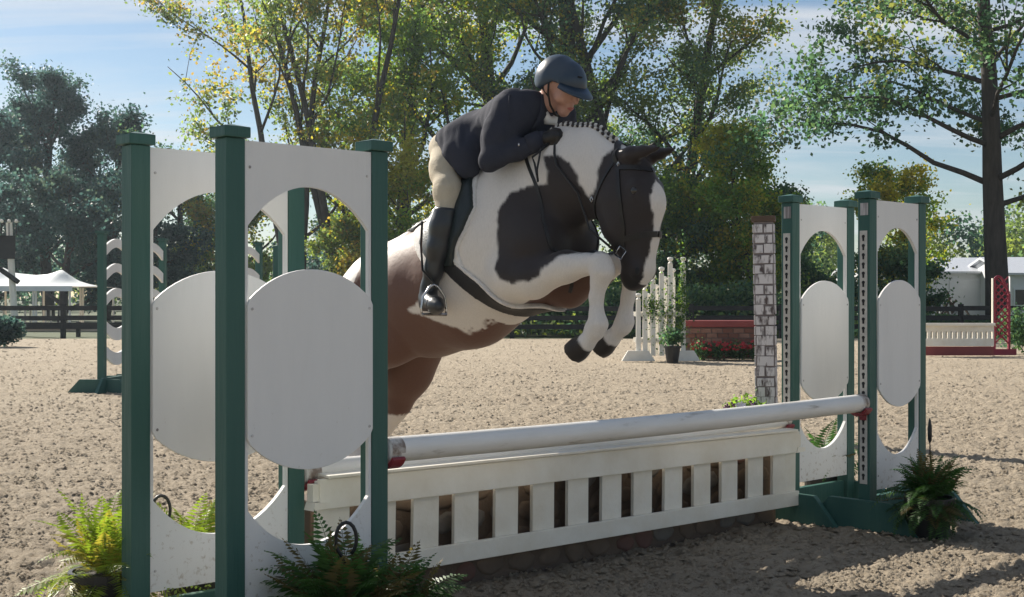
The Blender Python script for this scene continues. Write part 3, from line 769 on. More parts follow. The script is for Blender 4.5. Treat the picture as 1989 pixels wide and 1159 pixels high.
# ------------------------------------------------------------------ tack: shells and straps that follow the horse's surface
M['leather'] = painted('black_leather', (0.013, 0.012, 0.012), (0.022, 0.019, 0.018), rough=0.38, scale=25, bump=0.2, bscale=120)
M['saddle_green'] = painted('dark_saddle', (0.010, 0.017, 0.018), (0.016, 0.024, 0.024), rough=0.42, scale=25, bump=0.2, bscale=120)
M['pad'] = painted('white_fleece', (0.74, 0.71, 0.68), (0.58, 0.55, 0.52), rough=0.95, scale=30, bump=0.6, bscale=140)
M['girth'] = painted('black_girth', (0.017, 0.017, 0.02), (0.026, 0.025, 0.027), rough=0.55, scale=20)
M['half_pad'] = painted('grey_half_pad', (0.42,0.43,0.38), (0.30,0.31,0.27), rough=0.9, scale=30, bump=0.5, bscale=120)
def shell(name, region, lo, hi, t0, t1, mat, parent, h=0.0075):
    F, ax = grid_field(body, lo, hi, h)
    X, Y, Z = ax[0][:,None,None], ax[1][None,:,None], ax[2][None,None,:]
    G = np.maximum(np.maximum(F - t1, t0 - F), region(X, Y, Z) + 0*F)
    V, Q = surface_nets(G, ax, 1)
    return link_mesh(name, np_mesh(name, V, Q), mat, parent)
def pz(pts): return [hl(x, y, w)[::2] for x, y, w in pts]
saddle = thing('saddle', 'dark jumping saddle on white pad with stirrups, under the rider', 'saddle', HO, horse.rotation_euler.z)
pad_poly = pz([(932,340,0.16),(925,370,0.22),(919,402,0.27),(906,450,0.29),(893,487,0.29),(900,520,0.29),(870,522,0.29),(836,530,0.29),(814,502,0.28),(799,474,0.25),(795,455,0.2),(800,380,0.1),(930,300,0.1)])
shell('saddle_pad', lambda X,Y,Z: poly_sd(pad_poly, X, Z), (-1.75,-0.42,1.05), (-0.6,0.42,2.0), -0.012, 0.014, M['pad'], saddle)
flap_poly = pz([(925,342,0.16),(917,372,0.24),(911,402,0.29),(897,446,0.31),(884,482,0.31),(878,518,0.31),(848,520,0.31),(824,500,0.31),(808,470,0.29),(818,430,0.25),(845,380,0.15),(910,325,0.15)])
shell('saddle_flap', lambda X,Y,Z: poly_sd(flap_poly, X, Z), (-1.6,-0.46,1.05), (-0.6,0.46,2.0), 0.006, 0.034, M['saddle_green'], saddle)
seat = chain([TP(-0.03,0.40,0,0.05,1.5), TP(-0.12,0.375,0,0.045,1.9), TP(-0.30,0.30,0,0.045,2.4), TP(-0.44,0.285,0,0.040,2.9), TP(-0.50,0.30,0,0.026,3.0), TP(-0.535,0.325,0,0.016,3.2)], k=0.05)
sdf_object('seat', seat, M['leather'], saddle, h=0.01, pad=0.14)
# layered pads behind the cantle
for i, (dx, dy, th, m_) in enumerate(((-0.575, 0.338, 0.011, 'half_pad'), (-0.555, 0.312, 0.011, 'half_pad'), (-0.60, 0.288, 0.014, 'pad'))):
    pr = chain([TP(dx, dy, 0, th, 7), TP(dx+0.12, dy-0.022, 0, th, 9), TP(dx+0.30, dy-0.02, 0, th, 7)], k=0.02)
    sdf_object('half_pad', pr, M[m_], saddle, h=0.008, pad=0.12)
# girth with a pale fleece edge
def gline(x): return x
def girth_region(off0, off1):
    def f(X, Y, Z):
        Tx = (X + 0.80)*0.92 + (Z - 1.46)*0.39; Ty = -(X + 0.80)*0.39 + (Z - 1.46)*0.92
        d_ = Tx - (-0.105 - 0.50*np.clip(Ty + 0.05, -1, 0) )
        return np.maximum(np.maximum(np.maximum(off0 - d_, d_ - off1), Ty + 0.045), X + 0.42)
    return f
shell('girth', girth_region(-0.062, 0.03), (-1.2,-0.45,0.9), (-0.3,0.45,1.75), -0.008, 0.016, M['girth'], saddle)
shell('girth_edging', girth_region(0.031, 0.052), (-1.2,-0.45,0.9), (-0.3,0.45,1.75), -0.008, 0.020, M['pad'], saddle)

def strap(name, pts, width, mat, parent, th=0.003, n=40, off=0.003, close=False, prims=None):
    """a flat strap laid on the horse through the given points"""
    P = np.array([list(p) for p in pts], float)
    seg = np.r_[0, np.cumsum(np.linalg.norm(np.diff(P, axis=0), axis=1))]
    t_ = np.linspace(0, seg[-1], n)
    P = np.stack([np.interp(t_, seg, P[:, i]) for i in range(3)], 1)
    pr = prims or body
    for _ in range(3):
        P = snap(pr, P, off); P[1:-1] = 0.25*P[:-2] + 0.5*P[1:-1] + 0.25*P[2:]
    P = snap(pr, P, off); G = sdf_grad(pr, P)
    mb = MB(); vs_ = []; fs_ = []
    for i in range(n):
        tan = P[min(i+1, n-1)] - P[max(i-1, 0)]; tan /= np.linalg.norm(tan) + 1e-9
        side = np.cross(tan, G[i]); side /= np.linalg.norm(side) + 1e-9
        for a_, b_ in ((-1,-1),(1,-1),(1,1),(-1,1)): vs_.append(P[i] + side*a_*width/2 + G[i]*th*b_)
    for i in range(n-1):
        for j in range(4):
            k = (j+1) % 4; fs_.append((i*4+j, i*4+k, (i+1)*4+k, (i+1)*4+j))
    fs_ += [(3,2,1,0), tuple((n-1)*4+j for j in range(4))]
    return mb.add(vs_, fs_).build(name, mat, parent)
bridle = thing('bridle', 'black leather bridle with metal bit on the dark horse head', 'bridle', HO, horse.rotation_euler.z)
bitp = hl(1205, 482, 0.075)
for s in (1, -1):
    sg = lambda p: (p[0], s*abs(p[1]), p[2])
    strap('cheekpiece', [sg(p) for p in ((0.0,0.07,1.845),(0.035,0.10,1.74),(0.06,0.11,1.62),(0.065,0.09,1.50),(0.05,0.08,1.415))], 0.018, M['leather'], bridle)
    strap('noseband', [sg(p) for p in ((0.17,0.004,1.475),(0.14,0.06,1.47),(0.06,0.08,1.455),(-0.0,0.05,1.44),(-0.02,0.004,1.43))], 0.026, M['leather'], bridle, th=0.004)
    strap('browband', [sg(p) for p in ((0.02,0.10,1.775),(0.10,0.09,1.765),(0.16,0.03,1.77),(0.165,0.004,1.77))], 0.02, M['leather'], bridle)
    strap('throatlatch', [sg(p) for p in ((0.0,0.09,1.80),(-0.07,0.11,1.68),(-0.12,0.07,1.57),(-0.12,0.01,1.53))], 0.012, M['leather'], bridle)
strap('crownpiece', [(0.005,-0.09,1.80),(-0.015,-0.05,1.90),(-0.02,0,1.93),(-0.015,0.05,1.90),(0.005,0.09,1.80)], 0.03, M['leather'], bridle)
for s in (1, -1):
    c_ = Vector(snap(body, [(0.035, s*0.08, 1.40)], 0.012)[0])
    ring = [c_ + Vector((a_, 0, b_)) for a_, b_ in ((-0.03,-0.012),(0.0,0.028),(0.036,0.0),(0.006,-0.034),(-0.03,-0.012))]
    MB().tube(ring, 0.0042, 8).build('bit_ring', M['metal'], bridle, smooth=True)
bk = Vector(snap(body, [hl(1150, 387, 0.1)], 0.006)[0])
MB().tube([bk + Vector(v) for v in ((0,0,0.012),(0.008,0,0.0),(0,0,-0.012),(-0.008,0,0.0),(0,0,0.012))], 0.003, 6).build('buckle', M['metal'], bridle)
bk = Vector(snap(body, [(0.03, -0.10, 1.785)], 0.006)[0])
MB().tube([bk + Vector(v) for v in ((0,0,0.009),(0.006,0,0.0),(0,0,-0.009),(-0.006,0,0.0),(0,0,0.009))], 0.003, 6).build('buckle', M['metal'], bridle)
# breastplate straps and reins
HANDK = hl(1078, 262, 0.09)
for s in (1, -1):
    sg = lambda p: (p[0], (1 if s > 0 else -1)*abs(p[1]), p[2])
    strap('martingale_strap', [sg(p) for p in (hl(1018,300,0.13), hl(1030,352,0.2), hl(1060,430,0.2), (-0.40,0.05,1.22))], 0.016, M['leather'], bridle)
    c_ = Vector(snap(body, [(0.035, s*0.08, 1.40)], 0.012)[0])
    hp = Vector((HANDK[0], s*abs(HANDK[1]), HANDK[2] - 0.02))
    mid1 = Vector(snap(body, [(-0.30, s*0.14, 1.80)], 0.012)[0]); mid2 = Vector(snap(body, [(-0.19, s*0.15, 1.66)], 0.012)[0])
    MB().tube([hp, hp*0.45 + mid1*0.55 + Vector((0, s*0.01, 0)), mid1, mid2, mid2*0.45 + c_*0.55 + Vector((-0.03, s*0.04, -0.02)), c_ + Vector((-0.025,0,0))], 0.0058, 6).build('rein', M['leather'], bridle, smooth=True)
    if s < 0:
        a0 = Vector(hl(1051, 286, 0.13)); a1 = Vector(hl(1043, 330, 0.19)); a2 = Vector(hl(1045, 352, 0.2)); a3 = Vector(hl(1034, 305, 0.17))
        MB().tube([hp, a0, a1, a2, a1*0.5 + a3*0.5, a3, hp], 0.005, 6).build('rein', M['leather'], bridle, smooth=True)
# ------------------------------------------------------------------ rider, folded forward in a two-point seat (same frame as the horse)
M['skin'] = painted('skin', (0.52, 0.30, 0.23), (0.46, 0.24, 0.18), rough=0.5, scale=12, bump=0.05)
M['jacket'] = painted('show_coat', (0.036, 0.039, 0.054), (0.046, 0.048, 0.064), rough=0.9, scale=9, bump=0.25, bscale=160, spec=0.12)
M['breeches'] = painted('tan_breeches', (0.50, 0.44, 0.34), (0.42, 0.36, 0.27), rough=0.85, scale=7, bump=0.25, bscale=120, spec=0.15)
M['boot'] = painted('boot_leather', (0.018, 0.021, 0.025), (0.025, 0.027, 0.031), rough=0.33, scale=12, bump=0.04, bscale=60, spec=0.5)
M['helmet'] = painted('helmet_shell', (0.022, 0.040, 0.066), (0.028, 0.046, 0.072), rough=0.34, scale=30, bump=0.05, spec=0.5)
M['shirt'] = painted('white_shirt', (0.75, 0.74, 0.72), (0.6, 0.6, 0.6), rough=0.8)
M['lips'] = painted('lips', (0.42, 0.13, 0.11), (0.36, 0.11, 0.10), rough=0.45)
M['hair'] = painted('brown_hair', (0.05, 0.028, 0.016), (0.08, 0.045, 0.026), rough=0.5, scale=30)
rider = thing('person', 'rider in navy helmet, black coat, tan breeches and tall black boots', 'person', HO, horse.rotation_euler.z)
def q(px, py, w, r, sy=1.0): return (*hl(px, py, w), r, sy)
hipc = np.array(hl(890, 282, 0.0)); shoc = np.array(hl(1032, 214, 0.0))
HC = np.array(hl(1088, 168, 0.0))                       # head centre
fwd = np.array((0.90, 0.0, -0.43)); fwd /= np.linalg.norm(fwd)      # face direction: forward and down
upv = np.array((0.43, 0.0, 0.90)); upv /= np.linalg.norm(upv)
fwd = np.array((fwd[0]*math.cos(R(4)), fwd[0]*math.sin(R(4)), fwd[2])); latv = np.cross(upv, fwd); latv /= np.linalg.norm(latv); upv = np.cross(fwd, latv)
def hp_(f, l, u): return tuple(HC + fwd*f + latv*l + upv*u)
SH0 = hl(993, 214, 0.15)
# body: one continuous figure
pb = []
pb += chain([(hipc[0]+0.02,0,hipc[2]-0.01, 0.09, 1.15), (*(hipc*0.5+shoc*0.5), 0.085, 1.3), (shoc[0]-0.05,0,shoc[2]-0.03, 0.08, 1.45)], k=0.06)
neck0 = shoc + np.array((-0.01, 0, 0.025))
pb += chain([(*neck0, 0.065), (*hp_(-0.035, 0, -0.09), 0.053)], k=0.04)
pb += [Prim(hp_(-0.015,0,0.02), hp_(0.02,0,0.03), 0.094, 0.086, 0.86, 0.03)]
pb += [Prim(hp_(0.035,0,-0.02), hp_(0.056,0,-0.086), 0.060, 0.031, 0.80, 0.03)]
pb += [Prim(hp_(0.074,0,-0.100), hp_(0.070,0,-0.103), 0.02, 0.018, 1, 0.025)]          # chin
pb += [Prim(hp_(0.098,0,0.0), hp_(0.122,0,-0.033), 0.010, 0.0135, 0.9, 0.018)]           # nose
pb += [Prim(hp_(0.092,0.0,-0.066), hp_(0.092,0.0,-0.074), 0.019, 0.017, 1.2, 0.012)]     # mouth
for s in (1, -1):
    pb += [Prim(hp_(0.085,s*0.03,0.024), hp_(0.078,s*0.05,0.022), 0.016, 0.014, 1, 0.02)]      # brow
    pb += [Prim(hp_(0.068,s*0.042,-0.032), hp_(0.055,s*0.05,-0.04), 0.026, 0.022, 1, 0.03)]     # cheek
    pb += [Prim(hp_(-0.01,s*0.082,-0.005), hp_(-0.005,s*0.08,-0.035), 0.018, 0.012, 0.6, 0.012)] # ear
    m = lambda p: (p[0], s*abs(p[1]) if len(p) < 4 else s*abs(p[1]), *p[2:])
    sh = (shoc[0]-0.01, s*0.165, shoc[2]+0.005)
    el = hl(949, 316, 0.27); ha = hl(1054, 270, 0.10)
    el = (el[0], s*abs(el[1]), el[2]); ha = (ha[0], s*abs(ha[1]), ha[2])
    sh = (SH0[0], s*abs(SH0[1])*0.9, SH0[2]-0.01)
    pb += chain([(shoc[0]-0.06, s*0.06, shoc[2]-0.03, 0.05), (*sh, 0.04), (*el, 0.024)], k=0.03) + chain([(*el, 0.024), (*ha, 0.026)], k=0.02)
    hipj = (hipc[0]+0.0, s*0.10, hipc[2]-0.01); kn = hl(870, 398, 0.30); kn = (kn[0], s*abs(kn[1]), kn[2])
    an = hl(832, 552, 0.325); an = (an[0] - (0.08 if s > 0 else 0), s*abs(an[1]), an[2] + (0.12 if s > 0 else 0))
    pb += chain([(*hipj, 0.06), (*kn, 0.026)], k=0.02) + chain([(*kn, 0.026), (kn[0]*0.6+an[0]*0.4-0.012, kn[1]*0.6+an[1]*0.4, kn[2]*0.6+an[2]*0.4, 0.035), (*an, 0.025)], k=0.03)
    # hand: palm, four curled fingers and a thumb closed over the rein
    hx, hy, hz = ha
    pb += [Prim((hx+0.02,hy,hz), (hx+0.065,hy,hz+0.006), 0.024, 0.027, 0.75, 0.02)]
    for i in range(4):
        z0 = hz + 0.026 - i*0.017; x0 = hx + 0.078 - 0.004*abs(i-1)
        pb += chain([(x0-0.012,hy,z0,0.0095), (x0+0.014,hy-s*0.006,z0-0.002,0.009), (x0+0.016,hy-s*0.026,z0-0.004,0.0085), (x0-0.008,hy-s*0.034,z0-0.005,0.008)], k=0.004)
    pb += chain([(hx+0.03,hy-s*0.012,hz+0.026,0.011), (hx+0.062,hy-s*0.018,hz+0.038,0.0095), (hx+0.085,hy-s*0.022,hz+0.034,0.0085)], k=0.006)
sdf_object('body', pb, M['skin'], rider, h=0.0072, relax=1)
# gloves over the hands
for s in (1, -1):
    ha = hl(1054, 270, 0.10); hx, hy, hz = ha[0], s*abs(ha[1]), ha[2]
    gl = [Prim((hx-0.01,hy,hz), (hx+0.02,hy,hz), 0.033, 0.028, 0.9, 0.02), Prim((hx+0.02,hy,hz), (hx+0.065,hy,hz+0.006), 0.028, 0.031, 0.78, 0.02)]
    for i in range(4):
        z0 = hz + 0.026 - i*0.017; x0 = hx + 0.078 - 0.004*abs(i-1)
        gl += chain([(x0-0.012,hy,z0,0.0125), (x0+0.014,hy-s*0.006,z0-0.002,0.012), (x0+0.016,hy-s*0.026,z0-0.004,0.0115), (x0-0.008,hy-s*0.034,z0-0.005,0.011)], k=0.003)
    gl += chain([(hx+0.03,hy-s*0.012,hz+0.026,0.014), (hx+0.062,hy-s*0.018,hz+0.038,0.0125), (hx+0.085,hy-s*0.022,hz+0.034,0.0115)], k=0.004)
    sdf_object('glove', gl, M['leather'], rider, h=0.0048, relax=1)
# eyes, lips
for s in (1, -1):
    e = MB().lathe([(0.001,-0.011),(0.008,-0.008),(0.011,0),(0.008,0.008),(0.001,0.011)], 10).build('eye', M['shirt'], rider, smooth=True)
    e.location = hp_(0.079, s*0.032, 0.003)
    p_ = MB().lathe([(0.0005,-0.006),(0.005,-0.004),(0.006,0),(0.005,0.004),(0.0005,0.006)], 8).build('pupil', M['eye'], e, smooth=True)
    p_.location = tuple(fwd*0.0075 + upv*-0.002)
    b_ = MB().tube([hp_(0.099, s*0.018, 0.020), hp_(0.098, s*0.034, 0.027), hp_(0.086, s*0.052, 0.021)], [0.002,0.0032,0.0018], 6).build('eyebrow', M['hair'], rider)
MB().tube([hp_(0.101,-0.021,-0.071), hp_(0.109,-0.008,-0.067), hp_(0.110,0.0,-0.068), hp_(0.109,0.008,-0.067), hp_(0.101,0.021,-0.071)], [0.002,0.0045,0.004,0.0045,0.002], 8).build('lips', M['lips'], rider, smooth=True)
MB().tube([hp_(0.101,-0.019,-0.073), hp_(0.108,0.0,-0.077), hp_(0.101,0.019,-0.073)], [0.002,0.005,0.002], 8).build('lips', M['lips'], rider, smooth=True)

# coat
jk = []
jk += chain([(hipc[0]+0.025,0,hipc[2]-0.005,0.124,1.22), (*(hipc*0.62+shoc*0.38+np.array((0,0,-0.018))),0.112,1.34), (*(hipc*0.25+shoc*0.75+np.array((0,0,-0.036))),0.118,1.40), (shoc[0]+0.03,0,shoc[2]-0.035,0.098,1.45)], k=0.10)
SHN = hl(993, 214, 0.15)
for s in (1, -1):
    el = hl(951, 312, 0.265); ha = hl(1054, 270, 0.10); el = (el[0], s*abs(el[1]), el[2]); ha = (ha[0], s*abs(ha[1]), ha[2])
    sh = (SHN[0], s*abs(SHN[1]), SHN[2])
    jk += chain([(sh[0]-0.05, sh[1]*0.62, sh[2]-0.005, 0.085), (*sh, 0.070), ((sh[0]+el[0])/2-0.006, s*0.212, (sh[2]+el[2])/2, 0.058), (*el, 0.050)], k=0.10)
    jk += chain([(*el, 0.050), (el[0]*0.45+ha[0]*0.55, el[1]*0.45+ha[1]*0.55, el[2]*0.45+ha[2]*0.55-0.006, 0.045), (*ha, 0.039)], k=0.03)
    sk = [(*hl(897, 276, 0.13), 0.082), (*hl(908, 303, 0.18), 0.060), (*hl(916, 332, 0.19), 0.030)]                      # skirt of the coat
    jk += chain([(p[0], s*abs(p[1]), p[2], p[3]) for p in sk], k=0.08)
    jk += chain([(p[0], s*abs(p[1]), p[2], p[3]) for p in [(*hl(876, 276, 0.13), 0.064), (*hl(886, 298, 0.19), 0.040), (*hl(900, 330, 0.21), 0.024)]], k=0.08)
    jk += chain([(p[0], s*abs(p[1]), p[2], p[3]) for p in [(*hl(1010, 205, 0.10), 0.058), (*hl(1034, 202, 0.06), 0.046), (*hl(1050, 204, 0.035), 0.036)]], k=0.06)   # collar and shoulder slope
collar_dir = np.array((0.78, 0, 0.62))
def coat_cut(F, X, Y, Z):
    d_ = (X - (neck0[0]+0.062))*0.86 + (Z - (neck0[2]+0.045))*0.5
    B = np.broadcast_arrays(X, Y, Z); PP = np.stack([b.ravel() for b in B], 1)
    W = PP*np.array((1.0,0.55,0.45)) + PP[:,[2,0,1]]*np.array((0.55,0.1,0.1))
    crease = np.maximum(0, 0.32 - np.abs(vnoise(W, 15, 21))) * 0.020 + np.maximum(0, 0.25 - np.abs(vnoise(W[:,[1,2,0]], 24, 23))) * 0.010
    fold = (crease + vnoise(PP, 8, 22)*0.004).reshape(F.shape)
    neckhole = np.sqrt((Y*0.9)**2 + ((X-(neck0[0]+0.05))*0.5 - (Z-(neck0[2]+0.04))*0.86)**2) - 0.058
    return np.maximum(F + fold, np.minimum(d_*0 - 1, 0) + np.where(d_ > -0.03, np.maximum(-neckhole, -1) , -1))
sdf_object('jacket', jk, M['jacket'], rider, h=0.0085, cut=coat_cut, relax=2)
cb = MB()
cpts = []
for k in range(17):
    a_ = -2.0 + 4.0*k/16
    cpts.append(tuple(neck0 + np.array((0.055,0,0.03)) + np.array((0.5,0,-0.86))*0.062*math.cos(a_) + np.array((0,1,0))*0.066*math.sin(a_)))
cb.tube(cpts, [0.012]*17, 8); cb.build('shirt_collar', M['shirt'], rider, smooth=True)
MB().tube([hp_(-0.012,-0.036,-0.135), hp_(0.006,-0.02,-0.165), hp_(0.006,0.02,-0.165), hp_(-0.012,0.036,-0.135)], [0.018,0.024,0.024,0.018], 10).build('shirt_front', M['shirt'], rider, smooth=True)
for s in (1, -1):
    ha = hl(1054, 270, 0.10); el = hl(951, 312, 0.265); ha = Vector((ha[0], s*abs(ha[1]), ha[2])); el = Vector((el[0], s*abs(el[1]), el[2])); dd = (ha-el).normalized()
    MB().tube([ha - dd*0.075, ha - dd*0.045, ha - dd*0.006], [0.047,0.0485,0.0465], 18).build('cuff', M['jacket'], rider, smooth=True)
    ps_ = snap(jk, [hl(x, y, s*w_) for x, y, w_ in ((1046,196,0.05),(1056,222,0.06),(1050,246,0.07),(1034,262,0.08))], 0.004)
    MB().tube([tuple(p) for p in ps_], [0.012,0.022,0.018,0.006], 8, flat=0.35).build('lapel', M['jacket'], rider, smooth=True)
    ps_ = snap(jk, [hl(x, y, s*w_) for x, y, w_ in ((1008,182,0.10),(992,205,0.17),(985,236,0.20),(975,262,0.20))], 0.001)
    MB().tube([tuple(p) for p in ps_], 0.0035, 6).build('sleeve_seam', M['jacket'], rider, smooth=True)
bt = MB().lathe([(0.001,-0.003),(0.008,-0.002),(0.008,0.002),(0.001,0.003)], 10).build('button', M['metal'], rider, smooth=True)
bt.location = tuple(snap(jk, [hl(1006, 274, 0.24)], 0.002)[0]); bt.rotation_euler = (R(90), 0, 0)

# breeches
br = chain([(hipc[0]-0.01,0,hipc[2]-0.02,0.108,1.32), (hipc[0]+0.06,0,hipc[2]-0.01,0.095,1.3)], k=0.06)
for s in (1, -1):
    P_ = [(*hl(868, 290, 0.12), 0.088), (*hl(867, 330, 0.20), 0.074), (*hl(870, 372, 0.27), 0.060), (*hl(868, 412, 0.30), 0.053)]
    br += chain([(p[0], s*abs(p[1]), p[2], p[3]) for p in P_], k=0.06)
def br_cut(F, X, Y, Z):
    B = np.broadcast_arrays(X, Y, Z); PP = np.stack([b.ravel() for b in B], 1)
    W = PP*np.array((0.7,0.5,1.0)) + PP[:,[2,0,1]]*np.array((0.3,0.1,0.3))
    return F + (np.maximum(0, 0.28 - np.abs(vnoise(W, 19, 31)))*0.014).reshape(F.shape)
sdf_object('breeches', br, M['breeches'], rider, h=0.009, cut=br_cut)
# boots
for s in (1, -1):
    P_ = [(*hl(868, 406, 0.305), 0.060), (*hl(861, 440, 0.315), 0.062), (*hl(853, 480, 0.325), 0.057), (*hl(842, 525, 0.33), 0.044), (*hl(834, 556, 0.333), 0.037)]
    P_ = [(p[0] - (0.02*i_ if s > 0 else 0), s*abs(p[1]), p[2] + (0.03*i_ if s > 0 else 0), p[3]) for i_, p in enumerate(P_)]
    an = P_[-1]
    toe = (0.86, s*0.40 if s > 0 else -0.40, -0.12)
    f0 = (an[0]-0.052, an[1]-toe[1]*0.05, an[2]-0.088)
    foot = chain([(*f0, 0.034), (f0[0]+toe[0]*0.10, f0[1]+toe[1]*0.10, f0[2]+0.012, 0.040), (f0[0]+toe[0]*0.20, f0[1]+toe[1]*0.20, f0[2]-0.002, 0.038), (f0[0]+toe[0]*0.245, f0[1]+toe[1]*0.245, f0[2]-0.006, 0.028)], k=0.03)
    foot += chain([an, (an[0]-0.015, an[1], an[2]-0.05, 0.044)], k=0.03)
    topz = P_[0][2] + 0.01
    b_, _ = sdf_object('boot', chain(P_, k=0.03) + foot, M['boot'], rider, h=0.008, cut=lambda F,X,Y,Z: np.maximum(F, (Z - topz) + (X-P_[0][0])*0.15))
    # stirrup iron under the ball of the foot and its leather, parts of the saddle
    c_ = Vector((f0[0]+toe[0]*0.16, f0[1]+toe[1]*0.16, f0[2]-0.046)); sd = Vector((-toe[1], toe[0], 0)).normalized()
    arch = [c_ - sd*0.06, c_ - sd*0.061 + Vector((0,0,0.03)), c_ - sd*0.052 + Vector((0,0,0.085)), c_ - sd*0.022 + Vector((0,0,0.130)), c_ + Vector((0,0,0.142)), c_ + sd*0.022 + Vector((0,0,0.130)), c_ + sd*0.052 + Vector((0,0,0.085)), c_ + sd*0.061 + Vector((0,0,0.03)), c_ + sd*0.06]
    MB().tube(arch, 0.0062, 8).build('stirrup_iron', M['metal'], saddle, smooth=True)
    MB().tube([c_ - sd*0.062, c_ + sd*0.062], 0.013, 8, flat=0.6).build('stirrup_tread', M['metal'], saddle)
    tp_ = hl(838, 430, 0.30); tp_ = Vector((tp_[0]-0.01, s*abs(tp_[1])*1.0, tp_[2]))
    top_ = c_ + Vector((0,0,0.15))
    out = Vector((0, s*0.015, 0))
    tp_ = tp_ + Vector((-0.035, s*0.02, 0))
    MB().tube([top_, top_.lerp(tp_, 0.2) + Vector((-0.03, s*0.03, 0)), top_.lerp(tp_, 0.6) + Vector((-0.02, s*0.02, 0)), tp_], 0.008, 6, flat=0.5).build('stirrup_leather', M['leather'], saddle)

# helmet: shell with a peak and a chin strap
hm = [Prim(hp_(-0.024,0,0.024), hp_(0.020,0,0.024), 0.119, 0.111, 0.87, 0.03)]
def helmet_cut(F, X, Y, Z):
    f = (X-HC[0])*fwd[0] + (Y-HC[1])*fwd[1] + (Z-HC[2])*fwd[2]; u = (X-HC[0])*upv[0] + (Y-HC[1])*upv[1] + (Z-HC[2])*upv[2]
    rim = 0.026 - np.where(f < 0.02, 0.062*np.clip((0.02-f)/0.06, 0, 1), 0)
    return np.maximum(np.maximum(F, -(F + 0.020)), rim - u)
helm, _ = sdf_object('helmet', hm, M['helmet'], rider, h=0.0062, cut=helmet_cut, relax=3)
pk_v = []; pk_f = []; n_ = 15
for i in range(n_):
    a_ = R(-66 + 132*i/(n_-1)); ca, sa = math.cos(a_), math.sin(a_)
    for rr_, dz in ((0.118, 0.036), (0.130 + 0.042*ca**2, 0.026 - 0.022*ca), (0.130 + 0.042*ca**2, 0.020 - 0.022*ca), (0.112, 0.024)):
        pk_v.append(hp_(0.022 + rr_*ca*0.95, rr_*sa*0.84, dz))
for i in range(n_-1):
    for j in range(4):
        k = (j+1) % 4; pk_f.append((i*4+j, i*4+k, (i+1)*4+k, (i+1)*4+j))
pk_f += [(3,2,1,0), tuple((n_-1)*4+j for j in range(4))]
MB().add(pk_v, pk_f).build('peak', M['helmet'], helm, smooth=True)
for s in (1, -1):
    MB().tube([hp_(0.0,s*0.092,0.03), hp_(0.012,s*0.084,-0.03), hp_(0.03,s*0.062,-0.085), hp_(0.042,s*0.02,-0.125), hp_(0.044,0,-0.128)], 0.0065, 6, flat=0.5).build('chin_strap', M['leather'], helm, smooth=True)
    MB().tube([hp_(-0.06,s*0.088,0.02), hp_(-0.03,s*0.09,-0.02), hp_(0.018,s*0.078,-0.05)], 0.006, 6, flat=0.5).build('chin_strap', M['leather'], helm, smooth=True)
MB().tube([hp_(-0.085,-0.06,0.012), hp_(-0.108,-0.03,-0.01), hp_(-0.112,0,-0.015), hp_(-0.108,0.03,-0.01), hp_(-0.085,0.06,0.012)], [0.014,0.02,0.022,0.02,0.014], 8).build('helmet_harness', M['leather'], helm, smooth=True)
MB().tube([hp_(0.112,-0.032,0.085), hp_(0.116,-0.02,0.085), hp_(0.12,-0.012,0.085)], 0.004, 6).build('vent', M['dark'], helm)
# ------------------------------------------------------------------ trees: limbs grown as tubes, leaves as many small faces around the twigs
def leaves_mesh(name, C, size, cols, rng, aspect=0.72):
    n = len(C)
    u = rng.normal(size=(n,3)); u /= np.linalg.norm(u, axis=1, keepdims=True)
    v = rng.normal(size=(n,3)); v -= (v*u).sum(1, keepdims=True)*u; v /= np.linalg.norm(v, axis=1, keepdims=True)
    w_ = np.cross(u, v)
    s = size * rng.uniform(0.55, 1.2, (n,1))
    V = np.stack([C - u*s*0.5, C + v*s*0.5*aspect + w_*s*0.12, C + u*s*0.5, C - v*s*0.5*aspect + w_*s*0.12], 1).reshape(-1, 3)
    Q = np.arange(4*n).reshape(n, 4)
    me = np_mesh(name, V, Q, smooth=False)
    np_color(me, np.repeat(cols, 4, axis=0))
    return me
PAL = {   # leaf base colours: (greens, turned leaves)
 'cotton': ([(0.13,0.22,0.065),(0.19,0.28,0.065),(0.28,0.36,0.07)], [(0.52,0.46,0.08),(0.46,0.39,0.08)]),
 'olive':  ([(0.13,0.19,0.075),(0.18,0.245,0.08),(0.25,0.30,0.08)], [(0.45,0.41,0.095),(0.40,0.29,0.09)]),
 'dark':   ([(0.062,0.125,0.072),(0.088,0.16,0.078),(0.12,0.19,0.078)], [(0.27,0.29,0.08),(0.22,0.24,0.075)]),
 'fresh':  ([(0.14,0.25,0.06),(0.20,0.31,0.065),(0.25,0.34,0.07)], [(0.46,0.45,0.085),(0.40,0.37,0.08)]),
 'blue':   ([(0.042,0.085,0.08),(0.056,0.105,0.094),(0.072,0.122,0.094)], [(0.095,0.135,0.09),(0.08,0.112,0.08)])}
